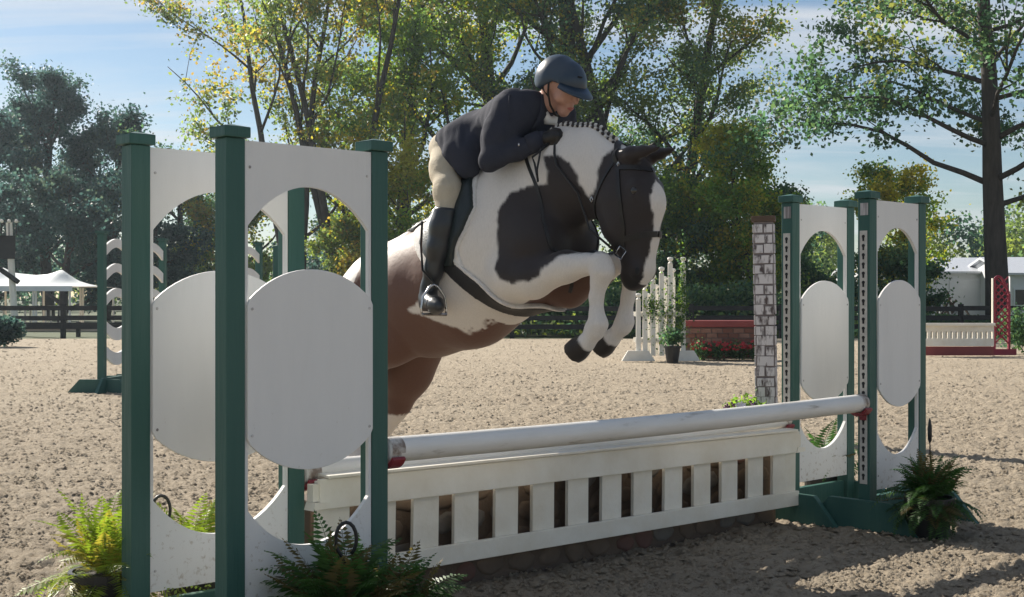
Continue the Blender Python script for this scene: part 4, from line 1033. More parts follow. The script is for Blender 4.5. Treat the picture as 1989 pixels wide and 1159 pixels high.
def tree(label, base, H, r0, seed, n_leaf=20000, leaf=0.19, pal='cotton', limbs=9, crown0=0.22, spread=0.42, steep=0.9, lean=(0,0), turned=0.3, clump=0.55, group=None, name='broadleaf_tree', flop=0.0, bend=None, bare=0.0, stems=1, thin=1.0):
    rng = np.random.RandomState(seed); rd = random.Random(seed)
    t = thing(name, label, 'tree', base, 0, group)
    mb = MB(); tips = []
    def grow(p, d, L, r, lvl, sides):
        n = {0: 9, 1: 7, 2: 5, 3: 3}[lvl]; pts = [p.copy()]; rad = [r]
        for i in range(n):
            d = (d + Vector((rd.gauss(0,1), rd.gauss(0,1), rd.gauss(0,0.6))) * (0.05 if lvl == 0 else 0.13) + Vector((0,0,0.05 if lvl else 0))).normalized()
            if lvl and flop and i > n*0.5: d = (d + Vector((0,0,-flop))).normalized()
            p = p + d * (L/n); pts.append(p.copy()); rad.append(r * (1 - 0.78*(i+1)/n) if lvl else r * (1 - 0.72*((i+1)/n)**1.15))
        if lvl < 3: mb.tube(pts, rad, sides, cap=True)
        return pts, rad, d
    for st in range(stems):
        d0 = Vector((lean[0], lean[1], 1)).normalized()
        if stems > 1: d0 = (d0 + Vector((rd.uniform(-.35,.35), rd.uniform(-.3,.3), 0))).normalized()
        tp, tr, _ = grow(Vector((0,0,-0.15)), d0, H*rd.uniform(0.86, 1.0) if stems > 1 else H*0.93, r0*(1 if stems == 1 else 0.7), 0, 10)
        if bend:
            tp2 = [Vector((p.x + bend[0]*(p.z/H)**2, p.y + bend[1]*(p.z/H)**2, p.z)) for p in tp]
        nl = max(3, limbs // stems)
        for i in range(nl):
            f = crown0 + (0.98 - crown0) * (i + rd.random()*0.8) / nl
            j = min(len(tp)-2, int(f*(len(tp)-1))); a_ = f*(len(tp)-1) - j
            p = tp[j].lerp(tp[j+1], min(1, max(0, a_))); r = max(0.03, tr[j]*0.5*thin)
            az = i*2.4 + rd.uniform(-.5,.5)
            shape = math.sin(math.pi*min(1, 0.25 + 0.75*(f-crown0)/(1-crown0)))**0.7
            L = H*spread*max(0.28, shape)*rd.uniform(0.8,1.2)
            d = Vector((math.cos(az), math.sin(az), steep*rd.uniform(0.6,1.3))).normalized()
            lp, lr, _ = grow(p, d, L, r, 1, 7)
            for b in range(5):
                k = rd.randint(2, len(lp)-1); q_ = lp[k]
                bd = (lp[k]-lp[k-1]).normalized() + Vector((rd.gauss(0,.8), rd.gauss(0,.8), rd.gauss(0.1,.5)))
                bp_, br_, _ = grow(q_, bd.normalized(), L*rd.uniform(0.25,0.5), max(0.018, lr[k]*0.6), 2, 5)
                for c in range(4):
                    k2 = rd.randint(1, len(bp_)-1)
                    cd = (bp_[k2]-bp_[k2-1]).normalized() + Vector((rd.gauss(0,.9), rd.gauss(0,.9), rd.gauss(0,.6)))
                    cp, _, _ = grow(bp_[k2], cd.normalized(), L*rd.uniform(0.1,0.22), 0.012, 3, 3)
                    if rd.random() > bare: tips.extend(cp[1:])
                if rd.random() > bare: tips.extend(bp_[2:])
            tips.extend(lp[4:])
        tips.extend(tp[-2:])
    mb.build('trunk', M['bark'], t, smooth=True)
    tipa = np.array([list(p) for p in tips])
    w = rng.rand(len(tipa))**3 + 0.05; w /= w.sum()
    idx = rng.choice(len(tipa), n_leaf, p=w)
    C = tipa[idx] + rng.normal(size=(n_leaf,3)) * clump * 0.72 * np.array((1,1,0.75)) * rng.uniform(0.25,1.15,(n_leaf,1))
    C = C[C[:,2] > 0.4]; idx = idx[:len(C)]
    gr, tu = PAL[pal]; gr = np.array(gr); tu = np.array(tu)
    cn = vnoise(C, 0.55, seed) * 0.6 + rng.normal(size=len(C)) * 0.33
    g_ = gr[np.clip(((cn + 1) * 1.5).astype(int), 0, 2)] * rng.uniform(0.75, 1.2, (len(C),1))
    tn = (vnoise(C, 0.42, seed+50) * 0.5 + 0.5 + rng.normal(size=len(C))*0.16) < turned
    y_ = tu[rng.randint(0, len(tu), len(C))] * rng.uniform(0.7,1.15,(len(C),1))
    cols = np.where(tn[:,None], y_, g_)
    link_mesh('crown', leaves_mesh('crown', C, leaf, cols, rng), M['leaf'], t)
    return t
G1 = 'tall trees beyond the arena'
# the tall grove behind the horse
tree('tall slender pale-leaved tree with forked trunk, edge of the grove by open sky', gy(585, 62), 19, 0.30, 3, 15000, 0.20, 'olive', 13, 0.22, 0.40, 1.1, turned=0.38, clump=0.5, group=G1, stems=2)
tree('slender multi-stemmed yellowing tree rising behind the oval panels', gy(672, 60), 20, 0.30, 14, 24000, 0.20, 'olive', 15, 0.16, 0.34, 1.4, turned=0.42, clump=0.55, group=G1, stems=3)
tree('leafy yellow-green tree directly behind the rider back', gy(800, 63), 20, 0.36, 25, 34000, 0.20, 'cotton', 15, 0.08, 0.34, 0.9, turned=0.42, clump=0.7, group=G1)
tree('dense green tree with thick dark trunk behind the rider shoulders', gy(968, 66), 22, 0.52, 36, 27000, 0.21, 'cotton', 16, 0.10, 0.34, 0.9, turned=0.28, clump=0.75, group=G1)
tree('broad thick-trunked tree rising straight above the navy helmet', gy(1112, 65), 23, 0.62, 47, 26000, 0.21, 'olive', 16, 0.14, 0.34, 0.8, turned=0.20, clump=0.75, group=G1)
tree('wide dark green tree above the horse head', gy(1225, 64), 21, 0.42, 58, 30000, 0.20, 'dark', 16, 0.10, 0.36, 0.7, turned=0.25, clump=0.75, group=G1)
tree('rusty-tinged tree at the open edge of the grove, over picket wing', gy(1320, 66), 20, 0.36, 69, 20000, 0.20, 'olive', 14, 0.14, 0.23, 0.9, turned=0.25, clump=0.7, group=G1)
# lower trees under the grove
G2 = 'lower trees in front of the grove'
tree('low bright yellow-green tree beside the tan breeches', gy(780, 57), 7.5, 0.13, 71, 17000, 0.17, 'fresh', 9, 0.1, 0.42, 0.6, turned=0.5, clump=0.5, group=G2)
tree('low shady tree behind the horse croup', gy(700, 58), 4.6, 0.12, 72, 12000, 0.17, 'olive', 8, 0.1, 0.5, 0.5, turned=0.35, clump=0.45, group=G2)
tree('low olive tree behind the horse face', gy(1300, 56), 6.6, 0.13, 73, 17000, 0.17, 'dark', 9, 0.08, 0.45, 0.5, turned=0.2, clump=0.5, group=G2)
tree('yellowing bushy tree between picket wing and brick pillar', gy(1395, 56), 6.2, 0.13, 74, 17000, 0.17, 'cotton', 9, 0.06, 0.48, 0.5, turned=0.22, clump=0.5, group=G2)
tree('low dark tree seen under the horse belly', gy(1080, 57), 5.5, 0.13, 75, 14000, 0.17, 'dark', 9, 0.06, 0.5, 0.5, turned=0.15, clump=0.5, group=G2)
tree('pointed sunlit green tree with narrow top behind the brick pillar', gy(1468, 54), 9.0, 0.16, 81, 24000, 0.17, 'fresh', 20, 0.1, 0.24, 0.5, turned=0.3, clump=0.5, group=G2)
tree('small dark tree below the pointed sunlit tree', gy(1500, 57), 6.2, 0.14, 82, 16000, 0.17, 'dark', 10, 0.08, 0.42, 0.5, turned=0.2, clump=0.45, group=G2)
# the big tree on the right
tree('big leaning dark-trunked tree behind the red lattice wing', gy(1938, 47), 18, 0.42, 93, 36000, 0.20, 'dark', 26, 0.27, 0.42, 0.35, lean=(-0.075,0), turned=0.2, clump=0.62, group=G1, flop=0.2, bare=0.05, thin=0.62)
tree('small yellow-leaved tree behind the wings that hold the pole end', gy(1760, 58), 7.6, 0.13, 94, 9000, 0.17, 'cotton', 10, 0.12, 0.3, 0.7, turned=0.55, clump=0.42, group=G2)
tree('low dark spreading tree before the white shed', gy(1735, 52), 3.3, 0.12, 95, 11000, 0.16, 'dark', 9, 0.06, 0.55, 0.4, turned=0.12, clump=0.42, group=G2)
# dark trees on the left
G3 = 'dark trees behind the tent and wave wings'
tree('tallest dark blue-green tree with ragged double top, behind the white tent', gy(95, 78), 15.2, 0.36, 101, 30000, 0.22, 'blue', 16, 0.06, 0.30, 0.9, turned=0.1, clump=0.62, group=G3)
tree('dark blue-green tree between tallest tree and green wing posts', gy(205, 76), 12.0, 0.3, 102, 26000, 0.22, 'blue', 14, 0.05, 0.32, 0.8, turned=0.1, clump=0.6, group=G3)
tree('dark rounded tree behind the white light post', gy(-20, 74), 11.6, 0.3, 103, 22000, 0.22, 'blue', 14, 0.05, 0.36, 0.8, turned=0.12, clump=0.6, group=G3)
tree('squat dark tree behind the white tent peak', gy(120, 68), 7.5, 0.25, 104, 20000, 0.2, 'blue', 10, 0.03, 0.5, 0.6, turned=0.08, clump=0.6, group=G3)
tree('dark rounded tree seen through the arch of white panel', gy(360, 74), 9.2, 0.28, 105, 24000, 0.2, 'dark', 12, 0.05, 0.42, 0.7, turned=0.16, clump=0.6, group=G3)
tree('olive tree between the two nearest green posts', gy(455, 72), 9.6, 0.26, 106, 20000, 0.2, 'olive', 12, 0.06, 0.36, 0.9, turned=0.35, clump=0.5, group=G3)
tree('low dark tree behind the white wave slats', gy(285, 66), 5.5, 0.2, 107, 15000, 0.19, 'blue', 10, 0.03, 0.55, 0.5, turned=0.1, clump=0.5, group=G3)
tree('distant grey-green tree low in the oval gap', gy(625, 85), 6.6, 0.2, 108, 9000, 0.22, 'blue', 9, 0.05, 0.5, 0.6, turned=0.12, clump=0.5, group=G3)
# far wood behind the sheds
rw = np.random.RandomState(77); wood = []
for i in range(46):
    X = rw.uniform(14, 92); Y = rw.uniform(130, 165); Hh = rw.uniform(8, 13)
    n = 1900
    dirs = rw.normal(size=(n,3)); dirs /= np.linalg.norm(dirs, axis=1, keepdims=True)
    C = np.array((X, Y, Hh*0.52)) + dirs*np.array((3.4,3.0,Hh*0.5))*rw.uniform(0.55,1.05,(n,1))
    wood.append(C)
for i in range(40):
    X = rw.uniform(-95, 12); Y = rw.uniform(120, 150); Hh = rw.uniform(5, 8.5); n = 900
    dirs = rw.normal(size=(n,3)); dirs /= np.linalg.norm(dirs, axis=1, keepdims=True)
    wood.append(np.array((X, Y, Hh*0.5)) + dirs*np.array((3.6,3.0,Hh*0.5))*rw.uniform(0.55,1.05,(n,1)))
C = np.concatenate(wood); gr = np.array(PAL['olive'][0] + PAL['dark'][0])
wc = gr[np.clip(((vnoise(C, 0.2, 5) + 1) * 3).astype(int), 0, 5)] * rw.uniform(0.8,1.2,(len(C),1))
fo = link_mesh('far_wood', leaves_mesh('far_wood', C, 0.52, wc, rw), M['leaf']); tag(fo, 'far strip of mixed green woodland along the horizon', 'woodland', kind='stuff')
# ------------------------------------------------------------------ ferns in pots at the feet of the wings
def frond_mesh(seed, L=0.42, droop=0.9, tint=(0.09,0.17,0.03)):
    rng = np.random.RandomState(seed); n = 20; bend = rng.uniform(-0.35, 0.35); V = []; Q = []; Cc = []
    def quad(a, b, c, d, col):
        i = len(V); V.extend([a, b, c, d]); Q.append((i, i+1, i+2, i+3)); Cc.extend([col]*4)
    pts = []
    for i in range(n+1):
        f = i/n; pts.append(np.array((L*f*(1-0.18*f*droop), L*bend*f*f, L*(0.75*f - 0.85*droop*f*f))))
    for i in range(n):
        a, b = pts[i], pts[i+1]; s = np.array((0,0.0022*(1-i/n)+0.0006,0))
        quad(a-s, b-s, b+s, a+s, np.array(tint)*0.8)
        if i < 2: continue
        wl = 0.085*math.sin(math.pi*min(1, (i+1.5)/(n+1)))**0.75*(1-0.35*i/n)*rng.uniform(0.85,1.1)
        tan = (b-a)/np.linalg.norm(b-a); nor = np.array((-tan[2],0,tan[0]))
        for sd in (1, -1):
            tip = a + np.array((0,sd*wl,0)) + tan*wl*0.35 - nor*wl*rng.uniform(0.05,0.35)
            m = (a + tip)/2; hw = 0.0075*rng.uniform(0.8,1.2)
            col = np.array(tint)*rng.uniform(0.75,1.3)
            quad(a, m + tan*hw + nor*0.003, tip, m - tan*hw, col)
    me = np_mesh('frond', np.array(V), np.array(Q), smooth=False); np_color(me, np.array(Cc)); me.materials.append(M['fern']); return me
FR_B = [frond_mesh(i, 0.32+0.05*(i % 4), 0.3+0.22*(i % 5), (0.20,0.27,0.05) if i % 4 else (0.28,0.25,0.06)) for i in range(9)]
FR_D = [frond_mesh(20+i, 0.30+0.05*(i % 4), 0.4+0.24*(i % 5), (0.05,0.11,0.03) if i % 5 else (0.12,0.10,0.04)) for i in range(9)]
def fern(label, loc, fronds, n, seed, scale=1.0, z0=0.2, handle=None, deep=False):
    rd = random.Random(seed)
    t = thing('potted_fern', label, 'fern', loc, 0, 'ferns at the feet of the jump')
    MB().lathe([(0.085,0.0),(0.092,0.01),(0.118,z0-0.03),(0.126,z0-0.03),(0.126,z0),(0.112,z0),(0.108,z0-0.02)], 20).build('pot', M['black_plastic'], t, smooth=False)
    MB().lathe([(0.09,z0-0.025),(0.107,z0-0.015),(0.04,z0-0.008)], 14).build('soil', M['soil'], t)
    for i in range(n):
        az = i*2.399 + rd.uniform(-.3,.3); el = rd.uniform(-0.75, 0.35) if i % 4 else rd.uniform(-1.15,-0.6)
        if deep and i % 2: el = rd.uniform(0.3, 1.25)
        s = scale*rd.uniform(0.75,1.15)
        link_mesh('frond', rd.choice(fronds), None, t, (0.03*math.cos(az), 0.03*math.sin(az), z0-0.01), (rd.uniform(-.25,.25), el, az), (s, s, s))
    if handle:
        hx, hy, hz, tilt = handle
        pts = [Vector((hx + 0.034*math.cos(a_)*math.cos(tilt), hy + 0.034*math.cos(a_)*math.sin(tilt), hz + 0.055*math.sin(a_))) for a_ in [R(-60 + 300*k/14) for k in range(15)]]
        MB().tube([(0.09*math.cos(tilt),0.09*math.sin(tilt),z0)] + pts[::-1], 0.0062, 8).build('hanger_hook', M['black_plastic'], t, smooth=True)
    return t
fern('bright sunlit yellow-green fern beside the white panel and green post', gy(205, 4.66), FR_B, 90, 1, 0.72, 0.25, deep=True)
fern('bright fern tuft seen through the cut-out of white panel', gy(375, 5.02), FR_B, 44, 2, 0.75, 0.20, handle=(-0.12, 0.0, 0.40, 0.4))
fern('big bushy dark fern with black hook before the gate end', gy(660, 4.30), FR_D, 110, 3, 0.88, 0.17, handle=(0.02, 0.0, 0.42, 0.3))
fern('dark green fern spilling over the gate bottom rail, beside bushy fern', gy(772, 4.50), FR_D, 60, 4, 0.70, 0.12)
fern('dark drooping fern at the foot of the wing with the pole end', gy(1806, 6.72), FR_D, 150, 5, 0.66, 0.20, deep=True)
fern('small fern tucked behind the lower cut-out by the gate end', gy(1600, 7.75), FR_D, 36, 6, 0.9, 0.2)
# dark flower spike by the right-hand fern
sp = thing('flower_spike', 'thin dark flower spike standing beside the drooping fern', 'plant', gy(1806, 6.95))
MB().tube([(0,0,0),(0.004,0,0.3),(0.0,0,0.46)], [0.004,0.004,0.003], 6).build('stem', M['soil'], sp)
MB().lathe([(0.002,0.44),(0.011,0.46),(0.012,0.52),(0.006,0.56),(0.001,0.575)], 8).build('flower_head', M['black_plastic'], sp, smooth=True)

# ------------------------------------------------------------------ faux brick pillar beside the far wing
M['lime'] = painted('whitewash', (0.60, 0.58, 0.59), (0.09, 0.07, 0.07), rough=0.8, scale=17, bump=0.5, bscale=30, streak=(1.3,1.3,0.4), thresh=(0.50, 0.64))
M['mortar'] = painted('dark_mortar', (0.17, 0.145, 0.145), (0.24, 0.21, 0.21), rough=0.9, scale=14)
M['cap_wood'] = painted('cap_wood', (0.10, 0.065, 0.045), (0.07, 0.045, 0.03), rough=0.7, scale=10)
pl = thing('brick_pillar', 'tall narrow pillar of whitewashed bricks with brown cap', 'pillar', gy(1490, 11.5), R(-14)); pl.rotation_euler.y = R(-0.9)
MB().box(-0.080, 0.080, -0.080, 0.080, 0, 1.85).build('core', M['mortar'], pl)
MB().box(-0.10, 0.10, -0.10, 0.10, 1.852, 1.90).build('pillar_cap', M['cap_wood'], pl, bevel=0.004)
rb = random.Random(8)
bx_h = MB().box(-0.036, 0.036, -0.006, 0.004, 0, 0.078).mesh('brick'); bx_h.materials.append(M['lime'])
bx_f = MB().box(-0.078, 0.078, -0.006, 0.004, 0, 0.078).mesh('brick'); bx_f.materials.append(M['lime'])
for face in range(4):
    rot = face*R(90)
    for row in range(21):
        z = 0.008 + row*0.0875
        if (row + face) % 2:
            off = [( 0.0, bx_f)]
        else: off = [(-0.041, bx_h), (0.041, bx_h)]
        for x, me in off:
            dy = -0.0835 - rb.uniform(0, 0.003)
            link_mesh('brick', me, None, pl, (x*math.cos(rot) - dy*math.sin(rot), x*math.sin(rot) + dy*math.cos(rot), z), (0, rb.uniform(-.02,.02), rot), (rb.uniform(0.88,1.02), 1, rb.uniform(0.86,1.08)))

# ------------------------------------------------------------------ flowers
M['petal_w'] = painted('white_petal', (0.75, 0.72, 0.76), (0.6, 0.5, 0.65), rough=0.6)
M['petal_p'] = painted('purple_petal', (0.10, 0.02, 0.09), (0.16, 0.04, 0.14), rough=0.6)
M['petal_r'] = painted('red_petal', (0.45, 0.02, 0.03), (0.32, 0.015, 0.02), rough=0.55)
M['terracotta'] = painted('terracotta', (0.45, 0.27, 0.17), (0.38, 0.22, 0.14), rough=0.8)
def blossom(mat):
    mb = MB()
    for k in range(5):
        q_ = 2*math.pi*k/5; c, s_ = math.cos(q_), math.sin(q_)
        mb.add([(0,0,0),(0.022*c-0.012*s_,0.022*s_+0.012*c,0.006),(0.036*c,0.036*s_,0.002),(0.022*c+0.012*s_,0.022*s_-0.012*c,0.006)], [(0,1,2,3)])
    me = mb.mesh('blossom'); me.materials.append(mat); return me
BL = {k: blossom(M[k]) for k in ('petal_w', 'petal_p', 'petal_r')}
def leafy(name, label, cat, loc, n, ext, leaf, pal, blos, seed, group=None, nb=0, pot=None):
    rng = np.random.RandomState(seed); t = thing(name, label, cat, loc, 0, group)
    d_ = rng.normal(size=(n,3)); d_ /= np.linalg.norm(d_, axis=1, keepdims=True); d_ *= rng.uniform(0.35,1.0,(n,1))
    C = d_*np.array(ext) + np.array((0,0,ext[2] + (pot or 0)))
    C += rng.normal(size=(n,3))*0.03
    g_ = np.array(PAL[pal][0])
    cols = g_[rng.randint(0,3,n)]*rng.uniform(0.7,1.3,(n,1))
    link_mesh('foliage', leaves_mesh('foliage', C, leaf, cols, rng), M['leaf'], t)
    if pot:
        MB().lathe([(ext[0]*0.45,0),(ext[0]*0.62,pot),(ext[0]*0.68,pot),(ext[0]*0.68,pot+0.03),(ext[0]*0.5,pot+0.03)], 16).build('pot', M['terracotta'] if pot < 0.16 else M['black_plastic'], t)
    for i in range(nb):
        v = rng.normal(size=3); v /= np.linalg.norm(v); v[1] = -abs(v[1]); v[2] = abs(v[2])*0.9
        p = v*np.array(ext)*1.02 + np.array((0,0,ext[2] + (pot or 0)))
        link_mesh('blossom', BL[blos[i % len(blos)]], None, t, tuple(p), (R(50)+rng.uniform(-.4,.4), rng.uniform(-.5,.5), rng.uniform(-1,1)), (1.0,)*3)
    return t
leafy('flower_pot', 'low pot of purple and white flowers beside the brick pillar', 'flowers', gy(1447, 11.3), 700, (0.17,0.15,0.10), 0.045, 'fresh', ['petal_w','petal_p','petal_p'], 31, nb=16, pot=0.14)

# ------------------------------------------------------------------ stepped white picket wing with climbing vine
pw = thing('picket_wing', 'stepped white picket jump wing with ball finials and climbing vine', 'jump wing', gy(1290, 25.6))
M['bright_white'] = painted('bright_white_paint', (0.82,0.80,0.74), (0.74,0.71,0.64), rough=0.5)
S = 25.6/FPX
for row, (lst, dy) in enumerate((([(1240,569),(1253,550),(1268.5,533),(1285,518),(1302,499),(1327,499)], 0.0), ([(1262,569),(1279,552),(1296,536),(1312,520)], 0.42))):
    for px, py in lst:
        X = (px-1290)*S; top = CAM_H + (CY-py)*S
        mb = MB(); mb.box(X-0.045, X+0.045, dy-0.02, dy+0.02, 0.10, top-0.13)
        mb.lathe([(0.02,top-0.13),(0.05,top-0.12),(0.03,top-0.10),(0.022,top-0.085),(0.05,top-0.06),(0.058,top-0.035),(0.045,top-0.008),(0.01,top)], 10, (X, dy, 0))
        mb.build('picket', M['bright_white'], pw)
for dy, x1_ in ((0.045, 0.42), (0.375, 0.30)):
    for z in (0.35, 0.85):
        MB().box(-0.55, x1_, dy-0.018, dy+0.018, z, z+0.09).build('cross_rail', M['bright_white'], pw)
for X in (-0.50, 0.36):
    MB().prism([(-0.32+X,0.0),(0.32+X,0.0),(0.20+X,0.2),(-0.20+X,0.2)], 'y', -0.10, -0.03).build('foot_board', M['bright_white'], pw, bevel=0.004)
rv = np.random.RandomState(41)
C = np.concatenate([rv.normal(size=(620,3))*np.array((0.05,0.03,0.42)) + np.array((0.34,-0.07,1.25)), rv.normal(size=(620,3))*np.array((0.20,0.04,0.34)) + np.array((0.10,-0.07,0.85)), rv.normal(size=(260,3))*np.array((0.10,0.04,0.10)) + np.array((-0.22,-0.07,1.05))])
C = C[C[:,2] > 0.1]
gv = np.array(PAL['fresh'][0] + PAL['dark'][0])
link_mesh('vine', leaves_mesh('vine', C, 0.055, gv[rv.randint(0,6,len(C))]*0.8, rv), M['leaf'], pw)
leafy('planter', 'dark pot of greenery at the foot of the picket wing', 'planter', gy(1306, 24.9), 500, (0.24,0.2,0.2), 0.07, 'dark', [], 42, pot=0.28)

# ------------------------------------------------------------------ red brick wall jump with red flowers
M['brick'] = painted('brick', (0.20, 0.085, 0.06), (0.14, 0.06, 0.045), rough=0.85, scale=6)
M['brick2'] = painted('pale_brick', (0.28, 0.15, 0.11), (0.2, 0.1, 0.075), rough=0.85, scale=6)
M['coping'] = painted('red_coping', (0.26, 0.055, 0.05), (0.20, 0.04, 0.04), rough=0.6, scale=3)
M['joint'] = painted('brick_joint', (0.16, 0.13, 0.12), (0.12, 0.1, 0.09), rough=0.9)
bw = thing('brick_wall_jump', 'low red brick wall jump with red coping and red flowers before it', 'wall jump', gy(1402, 26.4), R(-2))
MB().box(-0.72, 0.82, 0.0, 0.35, 0, 0.62).build('core', M['joint'], bw)
MB().box(-0.76, 0.86, -0.06, 0.41, 0.625, 0.76).build('coping', M['coping'], bw, bevel=0.02)
bk = [MB().box(-0.098, 0.098, -0.012, 0.006, 0, 0.082).mesh('brick') for _ in range(2)]
bk[0].materials.append(M['brick']); bk[1].materials.append(M['brick2'])
for row in range(6):
    x = -0.62 + (0.1 if row % 2 else 0)
    while x < 0.74:
        link_mesh('brick', bk[0 if rb.random() < 0.65 else 1], None, bw, (x, -0.006, 0.03 + row*0.098)); x += 0.212
for i, X in enumerate((-0.45, -0.1, 0.25, 0.6)):
    c = bw.location + Vector((X, -0.32, 0))
    leafy('flower_clump', 'clump of red flowers over dark leaves before the brick wall jump', 'flowers', c, 420, (0.22,0.16,0.19), 0.06, 'dark', ['petal_r'], 50+i, group='red flowers before the brick wall', nb=26)

# ------------------------------------------------------------------ white box gate and red lattice wing far right
wg = thing('white_gate_box', 'white box gate with a row of slots above a dark red plank', 'gate', gy(1863, 28.0))
S = 28.0/FPX
zt = CAM_H + (CY-628)*S; zb = CAM_H + (CY-672)*S
x0, x1_ = (1795-1863)*S, (1931-1863)*S
MB().box(x0, x1_, 0, 0.04, zt-0.17, zt).build('top_rail', M['gate_white'], wg, bevel=0.005)
MB().box(x0, x1_, -0.09, -0.002, zt-0.05, zt+0.01).build('top_ledge', M['gate_white'], wg, bevel=0.01)
MB().box(x0, x1_, 0, 0.04, zb, zb+0.16).build('bottom_rail', M['gate_white'], wg, bevel=0.005)
n_ = 14
for k in range(n_+1):
    x = x0 + (x1_-x0)*(k)/n_
    MB().box(max(x0, x-0.035), min(x1_, x+0.035), 0.004, 0.036, zb+0.158, zt-0.168).build('slat', M['gate_white'], wg)
MB().box(x0, x1_, 0.03, 0.08, 0.0, zb-0.01).build('plank', M['coping'], wg)
M['lattice'] = painted('red_lattice', (0.25, 0.02, 0.045), (0.18, 0.015, 0.035), rough=0.5)
lw = thing('lattice_wing', 'arched dark red lattice jump wing with pale post', 'jump wing', gy(1942, 28.2))
MB().box(-0.14, -0.095, -0.03, 0.03, 0, 1.62).build('post', M['lattice'], lw)
MB().box(-0.165, -0.143, -0.03, 0.03, 0, 1.62).build('pale_post', M['gate_white'], lw)
MB().box(0.17, 0.215, -0.03, 0.03, 0, 1.3).build('post', M['lattice'], lw)
arc = [(-0.117 + 0.31*k/10, 0, 1.30 + 0.36*math.sin(math.pi*(0.30 + 0.70*k/10))) for k in range(11)]
MB().tube(arc, 0.03, 6).build('arch_rail', M['lattice'], lw)
for k in range(9):
    z = 0.25 + k*0.14
    for s in (1, -1):
        MB().tube([(-0.10 if s > 0 else 0.18, 0.006*s, z), (0.18 if s > 0 else -0.10, 0.006*s, z+0.28)], 0.017, 4).build('lattice_slat', M['lattice'], lw)
MB().box(-0.28, 0.34, -0.04, 0.04, 0, 0.13).build('foot_board', M['lattice'], lw, bevel=0.004)

# ------------------------------------------------------------------ green wings with white wave slats (left, mid distance)
def wave_wing(pxa, pxb, Y, label, top=2.02, drop=0.0):
    A = gy(pxa, Y); B = gy(pxb, Y*1.05); d_ = B - A; w = d_.length
    t = thing('wave_wing', label, 'jump wing', A, math.atan2(d_.y, d_.x), 'green wings with white wave slats')
    for x in (0, w):
        MB().box(x-0.045, x+0.045, -0.045, 0.045, 0, top).build('post', M['green'], t, bevel=0.004)
        MB().prism([(-0.42,0),(0.42,0),(0.26,0.17),(-0.26,0.17)], 'x', x-0.09, x-0.052).build('foot_board', M['green'], t)
        MB().box(x-0.062, x+0.062, -0.062, 0.062, top+0.001, top+0.03).build('post_cap', M['green'], t)
    MB().prism([(-0.36,0.0),(w+0.2,0.0),(w+0.1,0.19),(-0.16,0.19)], 'y', -0.09, -0.052).build('foot_board', M['green'], t)
    for k in range(5):
        z = top - 0.10 - k*0.32; n = 16; up, dn = [], []
        for i in range(n+1):
            f = i/n; x = 0.054 + (w-0.108)*f
            a_ = 0.10*math.sin(math.pi*f) * (1 if k < 3 else -1)
            up.append((x, z + a_ - 0.05)); dn.append((x, z + a_*1.25 - 0.185))
        MB().prism(up + dn[::-1], 'y', -0.03, 0.0).build('wave_slat', M['white'], t)
    return t
wave_wing(198, 250, 17.0, 'green wing with white wave slats, beyond the post by the bright fern')
wave_wing(268, 316, 18.2, 'green wing with white wave slats, seen past the arched panel beside the first post')
wave_wing(455, 503, 19.5, 'farther green wing with white wave slats, seen between the oval panels')
ps = thing('jump_standard', 'plain thin green jump post behind the wave wings', 'jump post', gy(537, 20.5))
MB().box(-0.045, 0.045, -0.045, 0.045, 0, 2.0).build('post', M['green'], ps)
MB().box(-0.053, -0.046, -0.02, 0.02, 0.3, 1.8).build('cup_track', M['track'], ps)
MB().prism([(-0.35,0),(0.35,0),(0.2,0.15),(-0.2,0.15)], 'y', -0.08, -0.046).build('foot_board', M['green'], ps)

# ------------------------------------------------------------------ arena fence of dark rails
fc = thing('arena_fence', 'long dark post and rail fence along the far arena side', 'fence', (0, 42.5, 0))
post_me = MB().box(-0.07, 0.07, -0.07, 0.07, -0.1, 1.02).mesh('post'); post_me.materials.append(M['dark_wood'])
rail_me = MB().box(-1.42, 1.42, -0.025, 0.025, -0.075, 0.075).mesh('rail'); rail_me.materials.append(M['dark_wood'])
for k in range(-6, 9):
    X = k*2.85
    link_mesh('post', post_me, None, fc, (X, 0, 0))
    if k < 8:
        for z in (0.30, 0.58, 0.88): link_mesh('rail', rail_me, None, fc, (X+1.425, -0.096, z + rb.uniform(-.012,.012)), (0, rb.uniform(-.006,.006), 0))
# rough growth under the trees
rgz = np.random.RandomState(91); n = 26000
X = rgz.uniform(-9, 13, n); Y = rgz.uniform(43.5, 58, n)
C = np.stack([X, Y, np.abs(rgz.normal(size=n))*0.30*(1 + (Y-43.5)/9) + 0.02], 1)
gv = np.array(PAL['dark'][0] + PAL['olive'][0])
ug = link_mesh('undergrowth', leaves_mesh('undergrowth', C, 0.22, gv[rgz.randint(0,6,n)]*rgz.uniform(0.7,1.2,(n,1)), rgz), M['leaf']); tag(ug, 'rough weeds and brush growing under the grove behind the fence', 'brush', kind='stuff')
sh_lab = ['rounded dark shrub behind the fence, under the horse girth', 'dark shrub behind the fence, between front hooves and picket wing', 'dark shrub behind the brick wall jump', 'shrub behind the fence, between brick wall jump and brick pillar', 'low dark shrub behind the white box gate', 'dark shrub beside the lattice wing, over its foot']
for i, (px, Y, e) in enumerate(((1030,46,(2.2,1.0,0.75)), (1190,45.5,(2.2,1.0,0.8)), (1345,46.5,(1.9,1.0,0.85)), (1440,46,(1.5,0.9,0.9)), (1830,46,(2.2,1.0,0.32)), (1985,29.5,(0.62,0.5,0.52)))):
    leafy('shrub', sh_lab[i], 'shrub', gy(px, Y), 3600 if i < 5 else 1500, e, 0.17 if i < 5 else 0.1, 'dark', [], 60+i, group='shrubs behind the arena')

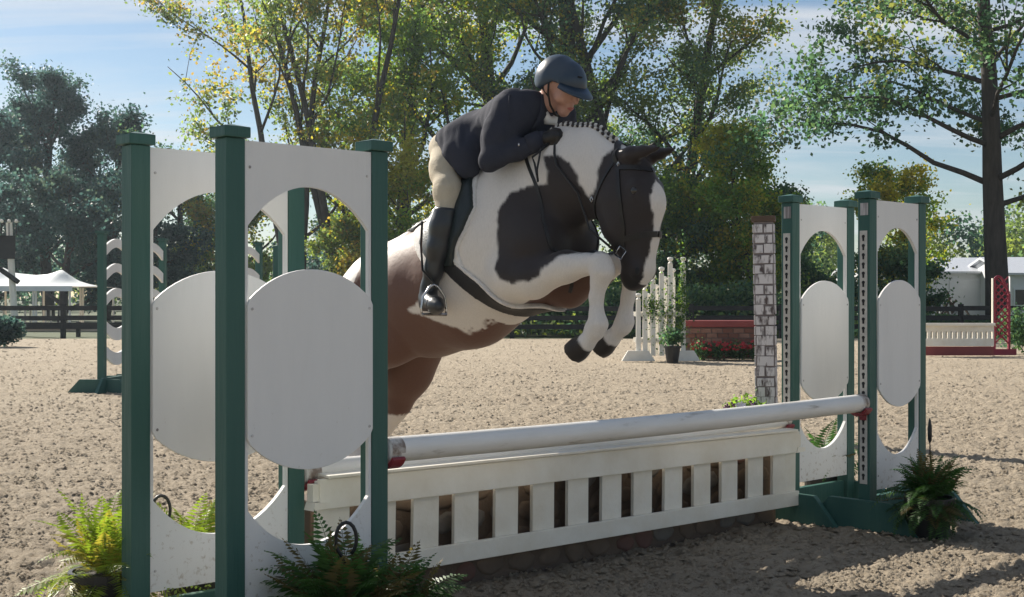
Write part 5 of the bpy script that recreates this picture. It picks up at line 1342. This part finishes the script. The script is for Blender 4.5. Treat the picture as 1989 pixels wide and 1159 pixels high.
# ------------------------------------------------------------------ sheds on the right
M['siding'] = painted('white_siding', (0.70,0.71,0.73), (0.62,0.63,0.65), rough=0.6, scale=2)
M['roof_metal'] = painted('pale_metal_roof', (0.60,0.62,0.66), (0.5,0.52,0.56), rough=0.35, scale=3, streak=(6,1,1))
M['window_dark'] = painted('dark_window', (0.02,0.022,0.026), (0.03,0.032,0.036), rough=0.15)
def shed(label, px0, px1, Y, eave, ridge, depth, door=None, window=None):
    A, B = gy(px0, Y), gy(px1, Y); w = B.x - A.x
    t = thing('shed', label, 'building', A)
    MB().box(0, w, 0, depth, -0.1, eave).build('wall', M['siding'], t)
    MB().prism([(-0.25, eave-0.02), (depth/2, ridge), (depth+0.25, eave-0.02), (depth+0.25, eave+0.08), (depth/2, ridge+0.12), (-0.25, eave+0.08)], 'x', -0.2, w+0.2).build('roof', M['roof_metal'], t)
    MB().prism([(0.002, eave), (depth-0.002, eave), (depth/2, ridge-0.02)], 'x', 0.01, w-0.01).build('gable', M['siding'], t)
    if door:
        f = MB().box(door[0]*w, door[1]*w, -0.04, -0.003, 0, eave*0.86).build('door', M['siding'], t, bevel=0.01)
        MB().box(door[1]*w-0.05, door[1]*w, -0.06, -0.042, 0, eave*0.86).build('door_edge', M['window_dark'], f)
    if window:
        f = MB().box(window[0]*w-0.08, window[1]*w+0.08, -0.05, -0.003, window[2]-0.08, window[3]+0.08).build('window', M['siding'], t)
        MB().box(window[0]*w, window[1]*w, -0.065, -0.052, window[2], window[3]).build('pane', M['window_dark'], f)
    return t
shed('white metal shed with pale roof and closed door, behind low dark tree', 1690, 1938, 66, 2.45, 3.2, 7, door=(0.62, 0.97))
shed('white building with dark window and pale roof, beside leaning tree trunk', 1962, 2120, 62, 2.3, 3.1, 7, window=(0.06, 0.30, 0.9, 1.6))
# pile of brush and boards by the shed
rp = random.Random(9); bp_ = thing('brush_pile', 'pile of boards and branches before the white shed', 'brush pile', gy(1852, 61))
for i in range(16):
    x = rp.uniform(-0.9, 0.9); MB().tube([(x, rp.uniform(-.3,.3), 0), (x*0.4 + rp.uniform(-.5,.5), rp.uniform(-.3,.3), rp.uniform(0.6,1.5))], 0.05, 5).build('board', M['cap_wood'] if i % 3 else M['lime'], bp_)

# ------------------------------------------------------------------ tent and post on the left
M['tent'] = painted('tent_fabric', (0.72,0.75,0.76), (0.64,0.67,0.69), rough=0.7, scale=1.0, bump=0.1)
tn = thing('party_tent', 'white peaked party tent on thin poles under the dark trees', 'tent', gy(95, 56))
S = 56/FPX
def tz(px):
    for a_, b_ in zip(prof[:-1], prof[1:]):
        if a_[0] <= px <= b_[0]: return a_[1] + (b_[1]-a_[1])*(px-a_[0])/(b_[0]-a_[0])
prof = [(-130,548),(-60,545),(5,519),(30,530),(70,534),(95,532),(110,527),(120,523),(130,530),(150,544),(186,556)]
n = 44; V = []; Q = []
for j in range(13):
    f = j/12; c_ = 1 - abs(2*f-1)
    for i in range(n+1):
        px = -130 + 316*i/n; zt_ = CAM_H + (CY - tz(px))*S; ze = CAM_H + (CY - 557)*S
        V.append(((px-95)*S, -3 + 6*f, ze + (zt_-ze)*c_**1.4))
for j in range(12):
    for i in range(n): a_ = j*(n+1)+i; Q.append((a_, a_+1, a_+n+2, a_+n+1))
cn = link_mesh('canopy', np_mesh('canopy', np.array(V), np.array(Q)), M['tent'], tn)
vy = MB()
vy.box((-130-95)*S, (186-95)*S, -3.02, -2.99, CAM_H + (CY-566)*S, CAM_H + (CY-556.5)*S); vy.build('valance', M['tent'], tn)
for px in (38, 113, 118, 180, -40):
    for y in (-2.9, 2.9): MB().tube([((px-95)*S, y, 0), ((px-95)*S, y, CAM_H + (CY-558)*S)], 0.045, 6).build('tent_pole', M['bright_white'], tn)
for i, (px, w_, z1) in enumerate(((28, 0.6, 0.75), (108, 0.35, 0.9))):
    tb = thing('folding_table', ['white folding table under the tent, near the white post', 'narrow white stand under the tent peak'][i], 'table', gy(px, 55))
    MB().box(-w_, w_, -0.35, 0.35, z1-0.05, z1).build('table_top', M['bright_white'], tb)
    for x in (-w_+0.05, w_-0.05):
        for y in (-0.3, 0.3): MB().box(x-0.03, x+0.03, y-0.03, y+0.03, 0, z1-0.051).build('leg', M['bright_white'], tb)
lp = thing('light_post', 'white leaning post with dark cross board and three small lamps', 'light post', gy(30, 46)); S = 46/FPX
MB().tube([(0,0,0), (-0.10,0,1.6), (-0.22,0,3.8)], [0.13,0.12,0.11], 8).build('post', M['bright_white'], lp)
MB().box(-1.3, 0.05, -0.16, -0.125, 2.55, 3.35).build('cross_board', M['dark_wood'], lp)
MB().tube([(-0.9,-0.14,2.5), (0.16,-0.14,1.75)], 0.09, 6).build('brace', M['dark_wood'], lp)
for x in (-0.42, -0.17, 0.08):
    MB().lathe([(0.01,3.78),(0.05,3.8),(0.065,3.84),(0.05,3.89),(0.01,3.91)], 8, (x, -0.14, 0)).build('lamp', M['bright_white'], lp, smooth=True)
    MB().tube([(x,-0.14,3.3),(x,-0.14,3.79)], 0.015, 5).build('lamp_stem', M['dark_wood'], lp)
leafy('shrub', 'dark rounded low shrub on the sand before the white tent', 'shrub', gy(2, 34), 2600, (0.62,0.5,0.38), 0.12, 'blue', [], 88)
lr = thing('ground_rail', 'short low dark rail on stub posts before the tent', 'rail', gy(150, 44.5))
MB().box(-3.2, 3.2, -0.05, 0.05, 0.25, 0.40).build('rail', M['dark_wood'], lr)
for x in (-3.0, 0, 3.0): MB().box(x-0.06, x+0.06, 0.052, 0.17, -0.1, 0.42).build('post', M['dark_wood'], lr)
# ------------------------------------------------------------------ thin morning haze
HZ = 0.00034
hm_ = bpy.data.materials.new('haze'); hm_.use_nodes = True; ht = hm_.node_tree; ht.nodes.clear()
pv = ht.nodes.new('ShaderNodeVolumePrincipled'); pv.inputs['Color'].default_value = (0.74, 0.88, 1.0, 1); pv.inputs['Density'].default_value = HZ; pv.inputs['Anisotropy'].default_value = 0.55
ho_ = ht.nodes.new('ShaderNodeOutputMaterial'); ht.links.new(pv.outputs[0], ho_.inputs['Volume'])
hz_ = MB().box(-130, 130, -30, 190, -1.1, 26).build('haze', hm_); tag(hz_, kind='stuff')
